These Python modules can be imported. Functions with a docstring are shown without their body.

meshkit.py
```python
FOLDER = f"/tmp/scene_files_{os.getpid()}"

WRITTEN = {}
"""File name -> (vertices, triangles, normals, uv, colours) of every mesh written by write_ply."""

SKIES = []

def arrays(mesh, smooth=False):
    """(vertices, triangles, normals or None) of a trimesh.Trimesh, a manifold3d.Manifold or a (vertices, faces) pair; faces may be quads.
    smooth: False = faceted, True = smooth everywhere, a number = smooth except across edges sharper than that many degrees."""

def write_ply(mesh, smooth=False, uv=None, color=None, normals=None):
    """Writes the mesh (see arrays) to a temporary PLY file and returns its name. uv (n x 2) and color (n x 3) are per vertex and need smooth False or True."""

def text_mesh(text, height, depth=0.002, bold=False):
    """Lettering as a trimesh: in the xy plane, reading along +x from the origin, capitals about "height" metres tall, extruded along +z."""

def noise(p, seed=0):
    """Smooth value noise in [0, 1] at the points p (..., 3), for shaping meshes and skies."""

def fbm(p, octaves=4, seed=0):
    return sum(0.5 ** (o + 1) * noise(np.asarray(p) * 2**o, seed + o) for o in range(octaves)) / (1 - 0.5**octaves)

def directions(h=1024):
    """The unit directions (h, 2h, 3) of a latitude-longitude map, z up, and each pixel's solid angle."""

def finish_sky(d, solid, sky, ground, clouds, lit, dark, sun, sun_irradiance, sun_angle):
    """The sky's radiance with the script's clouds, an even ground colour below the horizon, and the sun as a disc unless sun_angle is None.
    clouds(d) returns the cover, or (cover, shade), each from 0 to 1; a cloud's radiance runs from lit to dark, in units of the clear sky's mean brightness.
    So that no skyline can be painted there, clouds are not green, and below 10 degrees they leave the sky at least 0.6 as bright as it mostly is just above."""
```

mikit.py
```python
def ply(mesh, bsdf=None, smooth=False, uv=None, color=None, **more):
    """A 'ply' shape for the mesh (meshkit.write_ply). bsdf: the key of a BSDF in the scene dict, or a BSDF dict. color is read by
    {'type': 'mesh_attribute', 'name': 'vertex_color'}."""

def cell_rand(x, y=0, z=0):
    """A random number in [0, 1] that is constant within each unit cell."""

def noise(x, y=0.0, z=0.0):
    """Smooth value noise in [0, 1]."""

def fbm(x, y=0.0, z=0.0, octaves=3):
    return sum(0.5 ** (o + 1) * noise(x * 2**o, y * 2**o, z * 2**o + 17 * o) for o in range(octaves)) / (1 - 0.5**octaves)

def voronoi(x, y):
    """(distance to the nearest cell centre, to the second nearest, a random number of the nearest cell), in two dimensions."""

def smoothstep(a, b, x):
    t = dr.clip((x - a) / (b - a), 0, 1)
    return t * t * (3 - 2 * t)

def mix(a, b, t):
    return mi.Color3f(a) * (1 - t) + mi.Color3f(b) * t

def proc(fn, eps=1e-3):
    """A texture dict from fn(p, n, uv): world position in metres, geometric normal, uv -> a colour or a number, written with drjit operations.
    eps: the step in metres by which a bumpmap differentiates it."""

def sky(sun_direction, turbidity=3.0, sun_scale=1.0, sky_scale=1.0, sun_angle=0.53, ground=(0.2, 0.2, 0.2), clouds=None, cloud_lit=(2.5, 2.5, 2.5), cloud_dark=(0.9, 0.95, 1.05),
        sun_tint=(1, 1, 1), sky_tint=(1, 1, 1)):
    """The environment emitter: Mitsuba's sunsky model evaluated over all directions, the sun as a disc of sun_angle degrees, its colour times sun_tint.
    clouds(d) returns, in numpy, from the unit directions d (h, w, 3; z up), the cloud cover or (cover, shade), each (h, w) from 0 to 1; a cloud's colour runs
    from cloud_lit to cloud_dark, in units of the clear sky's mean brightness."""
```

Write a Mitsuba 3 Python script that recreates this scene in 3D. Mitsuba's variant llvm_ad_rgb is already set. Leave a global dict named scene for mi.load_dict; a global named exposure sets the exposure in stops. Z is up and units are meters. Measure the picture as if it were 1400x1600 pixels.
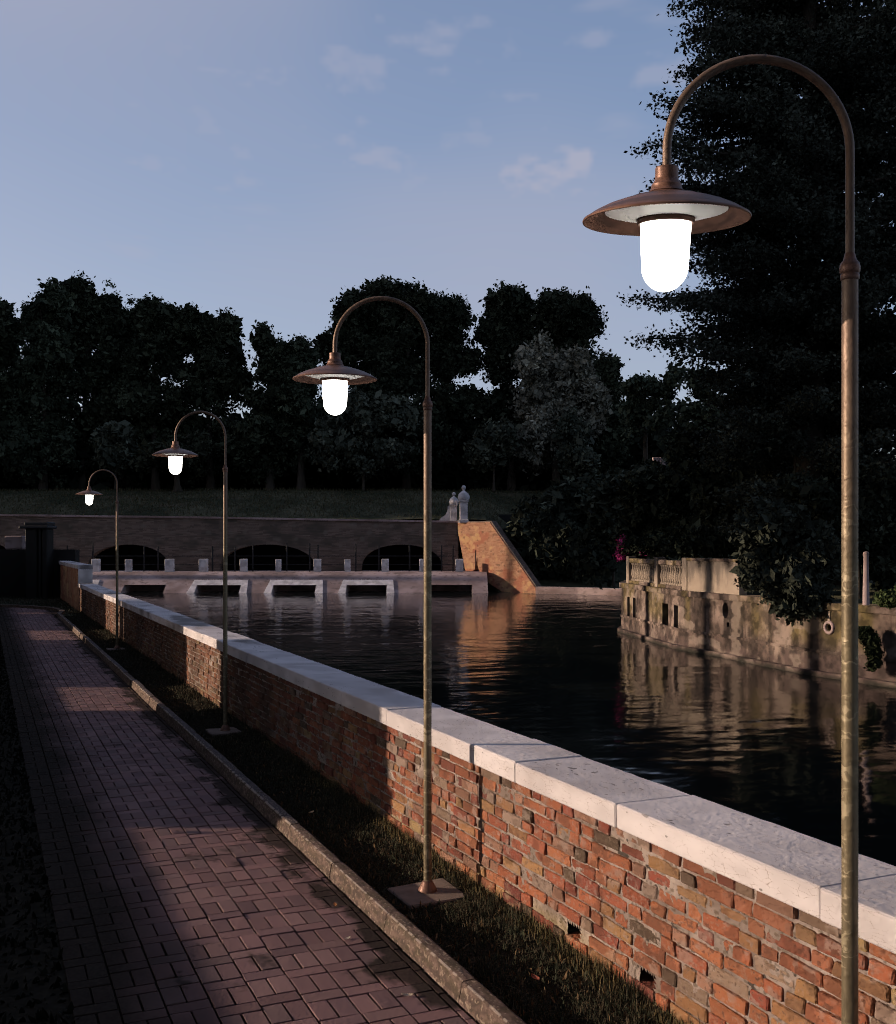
import math
import numpy as np
import trimesh
import shapely.geometry as sg
import drjit as dr
import mitsuba as mi
import mikit
import meshkit
from mikit import proc, noise, fbm, voronoi, smoothstep, mix, cell_rand

T = mi.ScalarTransform4f
scene, labels = {}, {}

# ------------------------------------------------------------------ camera, sky, exposure
YAW = math.atan(728 / 1650)                 # the view is turned right of the path by this angle
FW = np.array([math.sin(YAW), math.cos(YAW)])
RT = np.array([math.cos(YAW), -math.sin(YAW)])
EYE = 2.13
scene['camera'] = {
    'type': 'perspective', 'fov': math.degrees(2 * math.atan(700 / 1650)), 'fov_axis': 'x',
    'principal_point_offset_y': -0.03125, 'near_clip': 0.05, 'far_clip': 4000.0,
    'to_world': T().look_at(origin=[0, 0, EYE], target=[float(FW[0]), float(FW[1]), EYE], up=[0, 0, 1])}
SUN = (-0.912, 0.41, 0.215)
exposure = 2.6


def clouds(d):
    az = np.degrees(np.arctan2(d[..., 0], d[..., 1]))
    el = np.degrees(np.arcsin(np.clip(d[..., 2], -1, 1)))
    q = np.stack([az * 0.13 + el * 0.05, el * 0.5, az * 0], -1)
    f = meshkit.fbm(q + 0.7 * meshkit.noise(q * 0.7 + 5)[..., None], 5, 3)
    big = meshkit.fbm(np.stack([az * 0.05, el * 0.09, az * 0], -1), 3, 8)
    wisp = np.clip((f - 0.53) * 3.2, 0, 1) * np.clip((big - 0.36) * 5, 0, 1) * 0.62
    fine = meshkit.fbm(np.stack([az * 0.55, el * 1.1, az * 0], -1), 5, 11)
    for a, e, sa, se, k in ((30.2, 19.0, 3.2, 1.7, 0.85), (20.5, 20.4, 1.9, 1.5, 0.5), (27.0, 23.0, 1.1, 0.45, 0.5), (31.5, 25.2, 1.0, 0.5, 0.35), (21.5, 18.0, 3.0, 1.5, 0.4), (25.0, 21.0, 1.5, .7, .35), (16.5, 24.0, 5.0, 1.6, .42), (11.0, 20.5, 4.5, 1.8, .36), (6.5, 25.5, 6.0, 2.0, .40), (24.0, 17.2, 4.0, 1.4, .42), (35.0, 23.5, 2.2, .9, .4), (15.0, 16.5, 5.0, 1.2, .32), (22.0, 25.5, 3.5, 1.2, .42)):
        g = np.exp(-((az - a) / (1.25 * sa)) ** 2 - ((el - e) / (1.2 * se)) ** 2)
        wisp = np.maximum(wisp, 1.0 * k * np.clip(g * 0.9 + (fine - 0.5) * 3.2 - 0.42, 0, 1) * np.clip(g * 3, 0, 1))
    sun = np.array(SUN) / np.linalg.norm(SUN)
    haze = 0.24 * np.clip((d @ sun + 0.35) / 0.8, 0, 1) ** 1.2           # thin haze, thicker towards the sun
    veil = haze + 0.42 * np.clip((meshkit.fbm(np.stack([az * 0.035, el * 0.07, az * 0 + 3], -1), 3, 21) - 0.3) * 2.2, 0, 1)
    return np.clip(np.maximum(wisp, veil), 0, 0.8)


scene['sky'] = mikit.sky(SUN, turbidity=3.6, sun_scale=0.88, sky_scale=1.02, ground=(0.05, 0.05, 0.05), clouds=clouds,
                         cloud_lit=(1.18, 1.19, 1.48), cloud_dark=(0.9, 0.9, 1.1), sun_tint=(1.0, 1.2, 2.15), sky_tint=(1.0, 0.935, 1.12))


# ------------------------------------------------------------------ helpers
def W(r, d, z=0.0):
    """Point from metres to the right of / ahead of the camera's place."""
    p = d * FW + r * RT
    return np.array([p[0], p[1], z])


ROT = np.eye(4)
ROT[:2, 0], ROT[:2, 1] = RT, FW


def spot(x, y, d):
    """Point at distance d ahead, seen at photo position x, y."""
    return W((x - 700) / 1650 * d, d, EYE - (y - 850) * d / 1650)


def tag(key, label=None, cat=None, group=None, kind=None):
    labels[key] = {k: v for k, v in (('label', label), ('category', cat), ('group', group), ('kind', kind)) if v}


COUNT = {}


def num(name):
    COUNT[name] = COUNT.get(name, -1) + 1
    return name if COUNT[name] == 0 else f'{name}_{COUNT[name]:03d}'


def put(key, mesh, mat, smooth=False, color=None, **more):
    key = num(key)
    if color is not None and np.ndim(color) == 1:
        m = meshkit.arrays(mesh, False)
        color = np.tile(color, (len(m[0]), 1))
        mesh = trimesh.Trimesh(m[0], m[1], process=False)
        smooth = smooth is not False
    scene[key] = mikit.ply(mesh, mat, smooth, color=color, **more)
    return key


def moved(mesh, m):
    mesh = mesh.copy()
    mesh.apply_transform(m)
    return mesh


def local(mesh):
    return moved(mesh, ROT)


def join(ms):
    return trimesh.util.concatenate(ms)


# chamfered box template: 24 vertices, 44 triangles
def _template():
    v, s, c = [], [], []
    for sx in (-1, 1):
        for sy in (-1, 1):
            for sz in (-1, 1):
                for ax in range(3):
                    sgn = np.array([sx, sy, sz], float)
                    ch = np.ones(3)
                    ch[ax] = 0
                    s.append(sgn)
                    c.append(ch)
    s, c = np.array(s), np.array(c)
    h = trimesh.convex.convex_hull(s * (1 - 0.2 * c))
    # map hull vertices back
    pts = s * (1 - 0.2 * c)
    idx = [int(np.argmin(((pts - x) ** 2).sum(1))) for x in h.vertices]
    f = np.array(idx)[h.faces]
    return s, c, f


TS, TC, TF = _template()


def cbox(lo, hi, b=0.005, jit=0.0, rng=None):
    lo, hi = np.asarray(lo, float), np.asarray(hi, float)
    mid, half = (lo + hi) / 2, (hi - lo) / 2
    v = mid + TS * (half - TC * b)
    if jit:
        corner = rng.normal(0, jit, (8, 3))
        ci = ((TS[:, 0] > 0) * 4 + (TS[:, 1] > 0) * 2 + (TS[:, 2] > 0)).astype(int)
        v = v + corner[ci] + rng.normal(0, jit * 0.4, v.shape)
    return trimesh.Trimesh(v, TF.copy(), process=False)


def lathe(profile, n=32):
    p = np.array(profile, float)
    a = np.linspace(0, 2 * np.pi, n, endpoint=False)
    v = np.stack([p[:, None, 0] * np.cos(a), p[:, None, 0] * np.sin(a), np.repeat(p[:, 1:2], n, 1)], -1).reshape(-1, 3)
    i, j = np.meshgrid(np.arange(len(p) - 1), np.arange(n), indexing='ij')
    q = np.stack([i * n + j, i * n + (j + 1) % n, (i + 1) * n + (j + 1) % n, (i + 1) * n + j], -1).reshape(-1, 4)
    m = trimesh.Trimesh(v, np.vstack([q[:, [0, 1, 2]], q[:, [0, 2, 3]]]), process=False)
    return m


def tube(points, radii, n=12, cap=True):
    p = np.asarray(points, float)
    r = np.broadcast_to(np.asarray(radii, float), (len(p),))
    t = np.gradient(p, axis=0)
    t /= np.linalg.norm(t, axis=1, keepdims=True)
    ref = np.array([0, 0, 1.0]) if abs(t[0, 2]) < 0.9 else np.array([1.0, 0, 0])
    a = np.cross(t[0], ref)
    frames = []
    for k in range(len(p)):
        a = a - t[k] * (a @ t[k])
        a /= np.linalg.norm(a)
        frames.append((a.copy(), np.cross(t[k], a)))
    ang = np.arange(n) * 2 * np.pi / n
    v = np.array([p[k] + r[k] * (np.cos(ang)[:, None] * A + np.sin(ang)[:, None] * B) for k, (A, B) in enumerate(frames)]).reshape(-1, 3)
    i, j = np.meshgrid(np.arange(len(p) - 1), np.arange(n), indexing='ij')
    q = np.stack([i * n + j, i * n + (j + 1) % n, (i + 1) * n + (j + 1) % n, (i + 1) * n + j], -1).reshape(-1, 4)
    f = np.vstack([q[:, [0, 1, 2]], q[:, [0, 2, 3]]])
    if cap:
        v = np.vstack([v, p[:1], p[-1:]])
        jj = np.arange(n)
        o = (len(p) - 1) * n
        f = np.vstack([f, np.stack([(jj + 1) % n, jj, jj * 0 + len(v) - 2], 1), np.stack([o + jj, o + (jj + 1) % n, jj * 0 + len(v) - 1], 1)])
    return trimesh.Trimesh(v, f, process=False)


def grid(xs, ys, zf):
    X, Y = np.meshgrid(xs, ys, indexing='ij')
    v = np.stack([X, Y, zf(X, Y)], -1).reshape(-1, 3)
    n = len(ys)
    i, j = np.meshgrid(np.arange(len(xs) - 1), np.arange(n - 1), indexing='ij')
    a = (i * n + j).ravel()
    f = np.vstack([np.stack([a, a + n, a + n + 1], 1), np.stack([a, a + n + 1, a + 1], 1)])
    return trimesh.Trimesh(v, f, process=False)


def extrude(poly, z0, z1):
    m = trimesh.creation.extrude_polygon(poly, z1 - z0, engine='earcut')
    m.apply_translation([0, 0, z0])
    return m


def stand(poly, y0, y1):
    """Extrude a polygon drawn in (x, z) along y from y0 to y1."""
    m = trimesh.creation.extrude_polygon(poly, y1 - y0, engine='earcut')
    v = m.vertices.copy()
    m = trimesh.Trimesh(np.stack([v[:, 0], y0 + v[:, 2], v[:, 1]], 1), m.faces[:, ::-1], process=False)
    return m


def fn3(p, s, o=3, seed=0):
    return meshkit.fbm(np.asarray(p) * s, o, seed)


# ------------------------------------------------------------------ materials
def vc(rough=0.8, **k):
    return {'type': 'principled', 'base_color': {'type': 'mesh_attribute', 'name': 'vertex_color'}, 'roughness': rough, 'specular': 0.25, **k}


def pr(fn_or_rgb, rough=0.8, **k):
    c = proc(fn_or_rgb) if callable(fn_or_rgb) else {'type': 'rgb', 'value': list(fn_or_rgb)}
    return {'type': 'principled', 'base_color': c, 'roughness': rough, 'specular': 0.25, **k}


def bump(inner, fn, scale, eps=1e-3):
    return {'type': 'bumpmap', 'tex': proc(fn, eps), 'scale': scale, 'bsdf': inner}


def two(b):
    return {'type': 'twosided', 'bsdf': b}


def t_mortar(p, n, uv):
    a = fbm(p.x * 6, p.y * 6, p.z * 6)
    b = noise(p.x * 60, p.y * 60, p.z * 60)
    c = mix((0.16, 0.122, 0.105), (0.28, 0.23, 0.205), smoothstep(0.3, 0.75, a))
    c = mix(c, (0.09, 0.065, 0.045), smoothstep(0.5, 0.8, b) * 0.7)
    c = mix(c, (0.025, 0.02, 0.016), smoothstep(0.66, 0.74, fbm(p.x * 20, p.y * 20, p.z * 26)) * 0.85)
    low = (1 - smoothstep(0.02, 0.22, p.z)) * smoothstep(0.3, 0.6, noise(p.y * 3, p.z * 4, 2))
    return mix(c, (0.26, 0.20, 0.075), low * 0.6)


def brick_grain(p):
    n1 = fbm(p.y * 26, p.z * 34, p.x * 20 + 5)
    n2 = noise(p.y * 95, p.z * 105, p.x * 60 + 3)
    g = n1 * 0.68 + n2 * 0.32
    return smoothstep(0.57, 0.68, g), 1 - smoothstep(0.34, 0.46, g)


def t_smear(p, n, uv):
    a = fbm(p.y * 9, p.z * 16, p.x * 9)
    h = fbm(p.y * 24, p.z * 36, p.x * 9)
    dark, light = brick_grain(p)
    s = dr.maximum(smoothstep(0.61, 0.76, a), smoothstep(0.64, 0.75, h)) * 0.55
    burn = smoothstep(0.54, 0.68, fbm(p.y * 9 + 3, p.z * 13, 9)) * 0.42
    drip = smoothstep(0.50, 0.785, p.z) * smoothstep(0.45, 0.62, noise(p.y * 7, p.z * 1.2, 4)) * 0.5
    s = dr.maximum(s, dr.maximum(burn, drip))
    far = smoothstep(8.0, 10.5, p.y) * smoothstep(0.42, 0.6, noise(p.y * 1.7, p.z * 0.5, 7)) * 0.75  # far streaks: wall stains and dappled tree shade painted together
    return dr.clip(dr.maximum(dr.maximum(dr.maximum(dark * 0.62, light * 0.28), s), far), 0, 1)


def t_smear_col(p, n, uv):
    dark, light = brick_grain(p)
    a = fbm(p.y * 30, p.z * 30, p.x * 30)
    c = mix((0.15, 0.112, 0.095), (0.30, 0.24, 0.21), a)
    low = (1 - smoothstep(0.02, 0.25, p.z))
    c = mix(c, (0.30, 0.20, 0.07), low * 0.5)
    far = smoothstep(7.5, 10.5, p.y) * smoothstep(0.3, 0.55, noise(p.y * 1.7, p.z * 0.5, 7)) * 0.9  # dark tone of the far stains and painted dapple
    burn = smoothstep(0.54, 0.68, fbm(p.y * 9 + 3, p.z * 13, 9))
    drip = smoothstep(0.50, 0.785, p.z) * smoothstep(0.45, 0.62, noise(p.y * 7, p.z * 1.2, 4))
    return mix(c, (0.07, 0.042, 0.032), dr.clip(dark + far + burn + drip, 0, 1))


def t_brickbump(p, n, uv):
    return fbm(p.x * 70, p.y * 70, p.z * 70, 3)


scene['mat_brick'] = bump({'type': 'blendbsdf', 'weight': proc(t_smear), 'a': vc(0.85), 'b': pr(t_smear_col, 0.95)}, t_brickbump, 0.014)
scene['mat_mortar'] = bump(pr(t_mortar, 0.95), t_brickbump, 0.010)


def t_coping(p, n, uv):
    a = fbm(p.x * 3, p.y * 3, p.z * 6)
    c = mix((0.40, 0.37, 0.38), (0.52, 0.485, 0.50), smoothstep(0.3, 0.7, a))
    wob = 0.25 * fbm(p.x * 5, p.y * 5, p.z * 5)
    u, w = p.y * 15 + wob * 9, (p.z * 48 + p.x * 30) + wob * 12
    d1, d2, _ = voronoi(u, w)
    crack = (1 - smoothstep(0.0, 0.06, d2 - d1)) * smoothstep(0.38, 0.6, noise(p.y * 22, p.z * 40, p.x * 22))
    zone = smoothstep(0.55, 0.66, noise(p.y * 0.9 + 0.35, 3.3, 1.0) + 0.15 * (noise(p.y * 5, p.z * 9, p.x * 5) - 0.5))
    c = mix(c, (0.20, 0.15, 0.13), crack * zone * 0.75)
    pit = smoothstep(0.82, 0.9, noise(p.x * 40, p.y * 26, p.z * 60)) * smoothstep(0.45, 0.65, fbm(p.x * 4, p.y * 4, 9))
    c = mix(c, (0.10, 0.085, 0.085), pit * 0.8)
    dirt = smoothstep(0.58, 0.75, fbm(p.x * 2.3 + 4, p.y * 2.3, p.z * 3)) * 0.45
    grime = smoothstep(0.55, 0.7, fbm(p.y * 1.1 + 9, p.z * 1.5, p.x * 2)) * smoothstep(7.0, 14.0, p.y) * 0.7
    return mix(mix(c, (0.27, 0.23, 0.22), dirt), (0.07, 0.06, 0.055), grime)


scene['mat_coping'] = bump(pr(t_coping, 0.8), lambda p, n, uv: fbm(p.x * 45, p.y * 45, p.z * 45), 0.005)


def t_moss_shade(p, n, uv):  # moss by the kerb, painted shade on the left
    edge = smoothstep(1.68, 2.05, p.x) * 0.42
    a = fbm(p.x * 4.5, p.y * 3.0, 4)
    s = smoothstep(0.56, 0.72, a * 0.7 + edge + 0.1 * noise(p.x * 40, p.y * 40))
    left = 1 - smoothstep(0.58, 1.2, p.x + 0.25 * (fbm(p.x * 3, p.y * 2, 8) - 0.5))  # left side painted near black for the deep shade there
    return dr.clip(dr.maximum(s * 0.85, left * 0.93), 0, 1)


def t_moss_shade_col(p, n, uv):
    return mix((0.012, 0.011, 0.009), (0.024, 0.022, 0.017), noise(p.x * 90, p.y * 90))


def t_pavebump(p, n, uv):
    return fbm(p.x * 90, p.y * 90, p.z * 20, 3)


scene['mat_paver'] = bump({'type': 'blendbsdf', 'weight': proc(t_moss_shade), 'a': vc(0.85), 'b': pr(t_moss_shade_col, 0.95) | {'specular': 0.03}}, t_pavebump, 0.003)


def t_soil(p, n, uv):
    return mix((0.012, 0.011, 0.009), (0.03, 0.026, 0.02), fbm(p.x * 25, p.y * 25, 1))


scene['mat_soil'] = bump(pr(t_soil, 1.0) | {'specular': 0.02}, lambda p, n, uv: fbm(p.x * 40, p.y * 40, 1), 0.02)


def t_kerb(p, n, uv):
    a = fbm(p.x * 34, p.y * 26, p.z * 34)
    b = noise(p.x * 110, p.y * 110, p.z * 110)
    c = mix((0.058, 0.046, 0.043), (0.13, 0.10, 0.092), smoothstep(0.3, 0.75, a))
    c = mix(c, (0.05, 0.04, 0.032), smoothstep(0.6, 0.85, b) * 0.7)
    c = mix(c, (0.05, 0.045, 0.03), smoothstep(0.42, 0.7, fbm(p.y * 16, p.x * 22, p.z * 22)) * 0.6)
    c = c * mi.Color3f(1.08, 0.96, 0.88)
    c = mix(c, mi.Color3f(0.055, 0.048, 0.053) * (0.5 + a), smoothstep(0.0975, 0.0995, p.z) * 0.8)         # upper face painted darker, as grazing light leaves it
    arris = smoothstep(0.087, 0.092, p.z) * (1 - smoothstep(2.052, 2.058, p.x)) * smoothstep(0.3, 0.5, noise(p.y * 30, 2, 1))
    c = mix(c, (0.30, 0.25, 0.22), arris * 0.7)                                     # the worn front edge
    return mix(c, (0.28, 0.22, 0.17), smoothstep(0.66, 0.8, noise(p.y * 70, p.z * 80, p.x * 80)) * 0.5)


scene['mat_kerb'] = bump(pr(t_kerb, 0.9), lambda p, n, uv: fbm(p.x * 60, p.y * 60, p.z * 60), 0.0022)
scene['mat_concrete'] = pr(lambda p, n, uv: mix((0.10, 0.08, 0.072), (0.22, 0.17, 0.15), fbm(p.x * 18, p.y * 18, p.z * 18)), 0.9)
scene['mat_leaf'] = two({**vc(0.7), 'specular': 0.06})
scene['mat_plain'] = vc(0.85)


def t_bronze(p, n, uv):
    a = fbm(p.x * 60, p.y * 60, p.z * 14)
    w = fbm(p.x * 25, p.y * 25, p.z * 25)
    ring = noise(p.z * 90 + 10 * w, p.x * 12, p.y * 12)
    up = smoothstep(1.9, 3.0, p.z + 0.35 * (noise(p.z * 2.2, 3.0, 1.0) - 0.5))
    low = mix((0.10, 0.082, 0.055), (0.20, 0.165, 0.105), a)
    low = mix(low, (0.34, 0.29, 0.20), smoothstep(0.66, 0.74, ring) * 0.7)
    low = mix(low, (0.09, 0.075, 0.045), smoothstep(0.62, 0.8, fbm(p.x * 22, p.y * 22, p.z * 22)) * 0.75)
    top = mix((0.12, 0.082, 0.064), (0.22, 0.155, 0.122), a)
    return mix(low, top, up)


scene['mat_bronze'] = bump(pr(t_bronze, 0.5, metallic=0.4), lambda p, n, uv: noise(p.z * 120 + 8 * fbm(p.x * 25, p.y * 25, p.z * 25), p.x * 30, p.y * 30), 0.0016)


def t_copper(p, n, uv):
    a = fbm(p.x * 30, p.y * 30, p.z * 30)
    b = fbm(p.x * 6, p.y * 6, p.z * 50)
    c = mix((0.125, 0.068, 0.053), (0.24, 0.13, 0.098), a)
    return mix(c, (0.075, 0.048, 0.042), smoothstep(0.45, 0.7, b) * 0.7)


scene['mat_copper'] = two(pr(t_copper, 0.45, metallic=0.3))
scene['mat_white'] = two(pr((0.8, 0.8, 0.8), 0.4))


def t_water(p, n, uv):
    a = noise(p.x * 1.9 + 0.6 * p.y, p.y * 3.1, 0.5)
    b = noise(p.x * 4.4 - 1.1 * p.y, p.y * 7.0, 2.5)
    c = noise(p.x * 0.55, p.y * 0.9, 4.5)
    e = noise(p.x * 9.5 + 2.0 * p.y, p.y * 15.0, 6.5)
    return a * 0.5 + b * 0.16 + c * 1.1 + e * 0.01


scene['mat_water'] = bump(pr((0.004, 0.005, 0.005), 0.08, specular=0.2), t_water, 0.028, 0.01)


def t_plaster(p, n, uv):
    a = fbm(p.x * 1.3, p.y * 1.3, p.z * 1.3)
    v = fbm(p.x * 2.2 + p.y * 2.2, p.z * 0.45, 3, 4)
    g = noise(p.x * 9, p.y * 9, p.z * 9)
    c = mix((0.07, 0.05, 0.042), (0.14, 0.105, 0.088), smoothstep(0.3, 0.7, a))
    c = mix(c, (0.022, 0.016, 0.014), smoothstep(0.46, 0.62, v) * 0.8)
    och = smoothstep(0.5, 0.62, noise(p.x * 1.1 + p.y * 1.4, p.z * 0.5, 9)) * smoothstep(-0.7, -0.2, p.z)
    c = mix(c, (0.11, 0.085, 0.03), och * 0.55)
    low = (1 - smoothstep(-0.9, -0.55, p.z)) * smoothstep(0.4, 0.6, fbm(p.x * 1.6, p.y * 1.6, p.z * 2.4))
    c = mix(c, (0.055, 0.038, 0.035), low * 0.8)
    mo = fbm(p.x * 4.5 + p.y * 4.5, p.z * 5.0, 2, 4)
    c = c * (0.6 + 0.9 * smoothstep(0.3, 0.72, mo))
    c = mix(c, (0.27, 0.215, 0.18), smoothstep(0.58, 0.7, fbm(p.x * 1.4 + p.y * 1.4 + 5, p.z * 2.2, 1)) * 0.45)
    tide = 1 - smoothstep(-1.25, -1.08, p.z + 0.12 * noise(p.x * 3, p.y * 3, 1))
    c = mix(c, (0.022, 0.02, 0.016), tide)
    return mix(c, (0.06, 0.05, 0.04), smoothstep(0.68, 0.85, g) * 0.45)


scene['mat_plaster'] = bump(pr(t_plaster, 0.95), lambda p, n, uv: fbm(p.x * 7, p.y * 7, p.z * 7, 4), 0.05, 0.01)


def t_panel(p, n, uv):
    v = fbm(p.x * 5 + p.y * 5, p.z * 1.1, 3, 4)
    drip = smoothstep(0.8, 1.55, p.z + 0.9 * (v - 0.5))
    c = mix((0.24, 0.19, 0.15), (0.32, 0.26, 0.205), fbm(p.x * 4, p.y * 4, p.z * 4))
    return mix(c, (0.07, 0.06, 0.055), drip * 0.85)


scene['mat_panel'] = pr(t_panel, 0.95)


def t_weir(p, n, uv):
    a = fbm(p.x * 0.9, p.y * 0.9, p.z * 1.5)
    g = noise(p.x * 5, p.y * 5, p.z * 8)
    c = mix((0.20, 0.145, 0.135), (0.34, 0.26, 0.255), smoothstep(0.3, 0.7, a))
    return mix(c, (0.09, 0.07, 0.06), smoothstep(0.6, 0.85, g) * 0.5)


scene['mat_weir'] = pr(t_weir, 0.9)


def t_pale(p, n, uv):
    a = fbm(p.x * 3, p.y * 3, p.z * 3)
    return mix((0.40, 0.37, 0.37), (0.62, 0.58, 0.58), smoothstep(0.3, 0.7, a))


scene['mat_pale'] = pr(t_pale, 0.85)


def t_oldbrick(p, n, uv):
    row = p.z * 12.5
    h = (p.x + p.y) * 3.6 + 0.5 * (dr.floor(row) - 2 * dr.floor(row * 0.5))
    k = cell_rand(dr.floor(h), dr.floor(row), 3)
    a = fbm(p.x * 0.7, p.y * 0.7, p.z * 0.9)
    c = mix((0.085, 0.065, 0.055), (0.17, 0.125, 0.105), k)
    c = mix(c, (0.055, 0.05, 0.04), smoothstep(0.45, 0.7, a) * 0.7)
    return mix(c, (0.16, 0.14, 0.12), smoothstep(0.7, 0.9, noise(p.x * 2, p.y * 2, p.z * 2)) * 0.5)


scene['mat_oldbrick'] = pr(t_oldbrick, 0.95)


def t_wing(p, n, uv):
    row = p.z * 11
    h = (p.x - p.y) * 2.6 + 0.5 * (dr.floor(row) - 2 * dr.floor(row * 0.5))
    k = cell_rand(dr.floor(h), dr.floor(row), 3)
    a = fbm(p.x * 1.1, p.y * 1.1, p.z * 1.1)
    c = mix((0.24, 0.118, 0.07), (0.33, 0.185, 0.115), k)
    c = mix(c, (0.26, 0.09, 0.055), smoothstep(0.5, 0.65, a) * 0.7)
    c = mix(c, (0.42, 0.27, 0.13), smoothstep(0.55, 0.72, fbm(p.x * 1.6 + 7, p.y * 1.6, p.z * 1.6)) * 0.7)
    return mix(c, (0.10, 0.06, 0.045), smoothstep(0.66, 0.85, noise(p.x * 4, p.y * 4, p.z * 5)) * 0.55)


scene['mat_wing'] = pr(t_wing, 0.95)


def t_bank(p, n, uv):
    a = fbm(p.x * 0.35, p.y * 0.35, p.z * 0.5)
    b = noise(p.x * 3, p.y * 3, p.z * 3)
    c = mix((0.022, 0.026, 0.014), (0.06, 0.058, 0.035), smoothstep(0.3, 0.7, a))
    return mix(c, (0.10, 0.075, 0.05), smoothstep(0.62, 0.8, fbm(p.x * 0.22 + 3, p.y * 0.22, p.z)) * 0.6) * (0.7 + 0.6 * b)


scene['mat_bank'] = bump(pr(t_bank, 1.0), lambda p, n, uv: fbm(p.x * 3, p.y * 3, p.z * 3), 0.15, 0.02)


def t_bark(p, n, uv):
    return mix((0.03, 0.024, 0.018), (0.07, 0.058, 0.045), fbm(p.x * 8, p.y * 8, p.z * 2))


scene['mat_bark'] = pr(t_bark, 0.95)
scene['mat_dark'] = pr((0.012, 0.011, 0.01), 0.7)
scene['mat_iron'] = pr((0.02, 0.02, 0.022), 0.6)

# ------------------------------------------------------------------ setting: ground, water, banks
rng = np.random.default_rng(7)


def sheet(key, poly, z0, z1, mat, loc=False):
    m = extrude(poly, z0, z1)
    put(key, local(m) if loc else m, mat)
    tag(key, kind='structure')


sheet('river_bed', sg.box(-2500, -2500, 2500, 2500), -2.6, -2.2, 'mat_soil')
put('river', grid([2.9, 120], [-40, 90], lambda x, y: x * 0 - 1.3), 'mat_water')
tag('river', kind='structure')
sheet('ground', sg.box(-400, -60, 2.80, 75), -2.2, -0.06, 'mat_soil')

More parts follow.
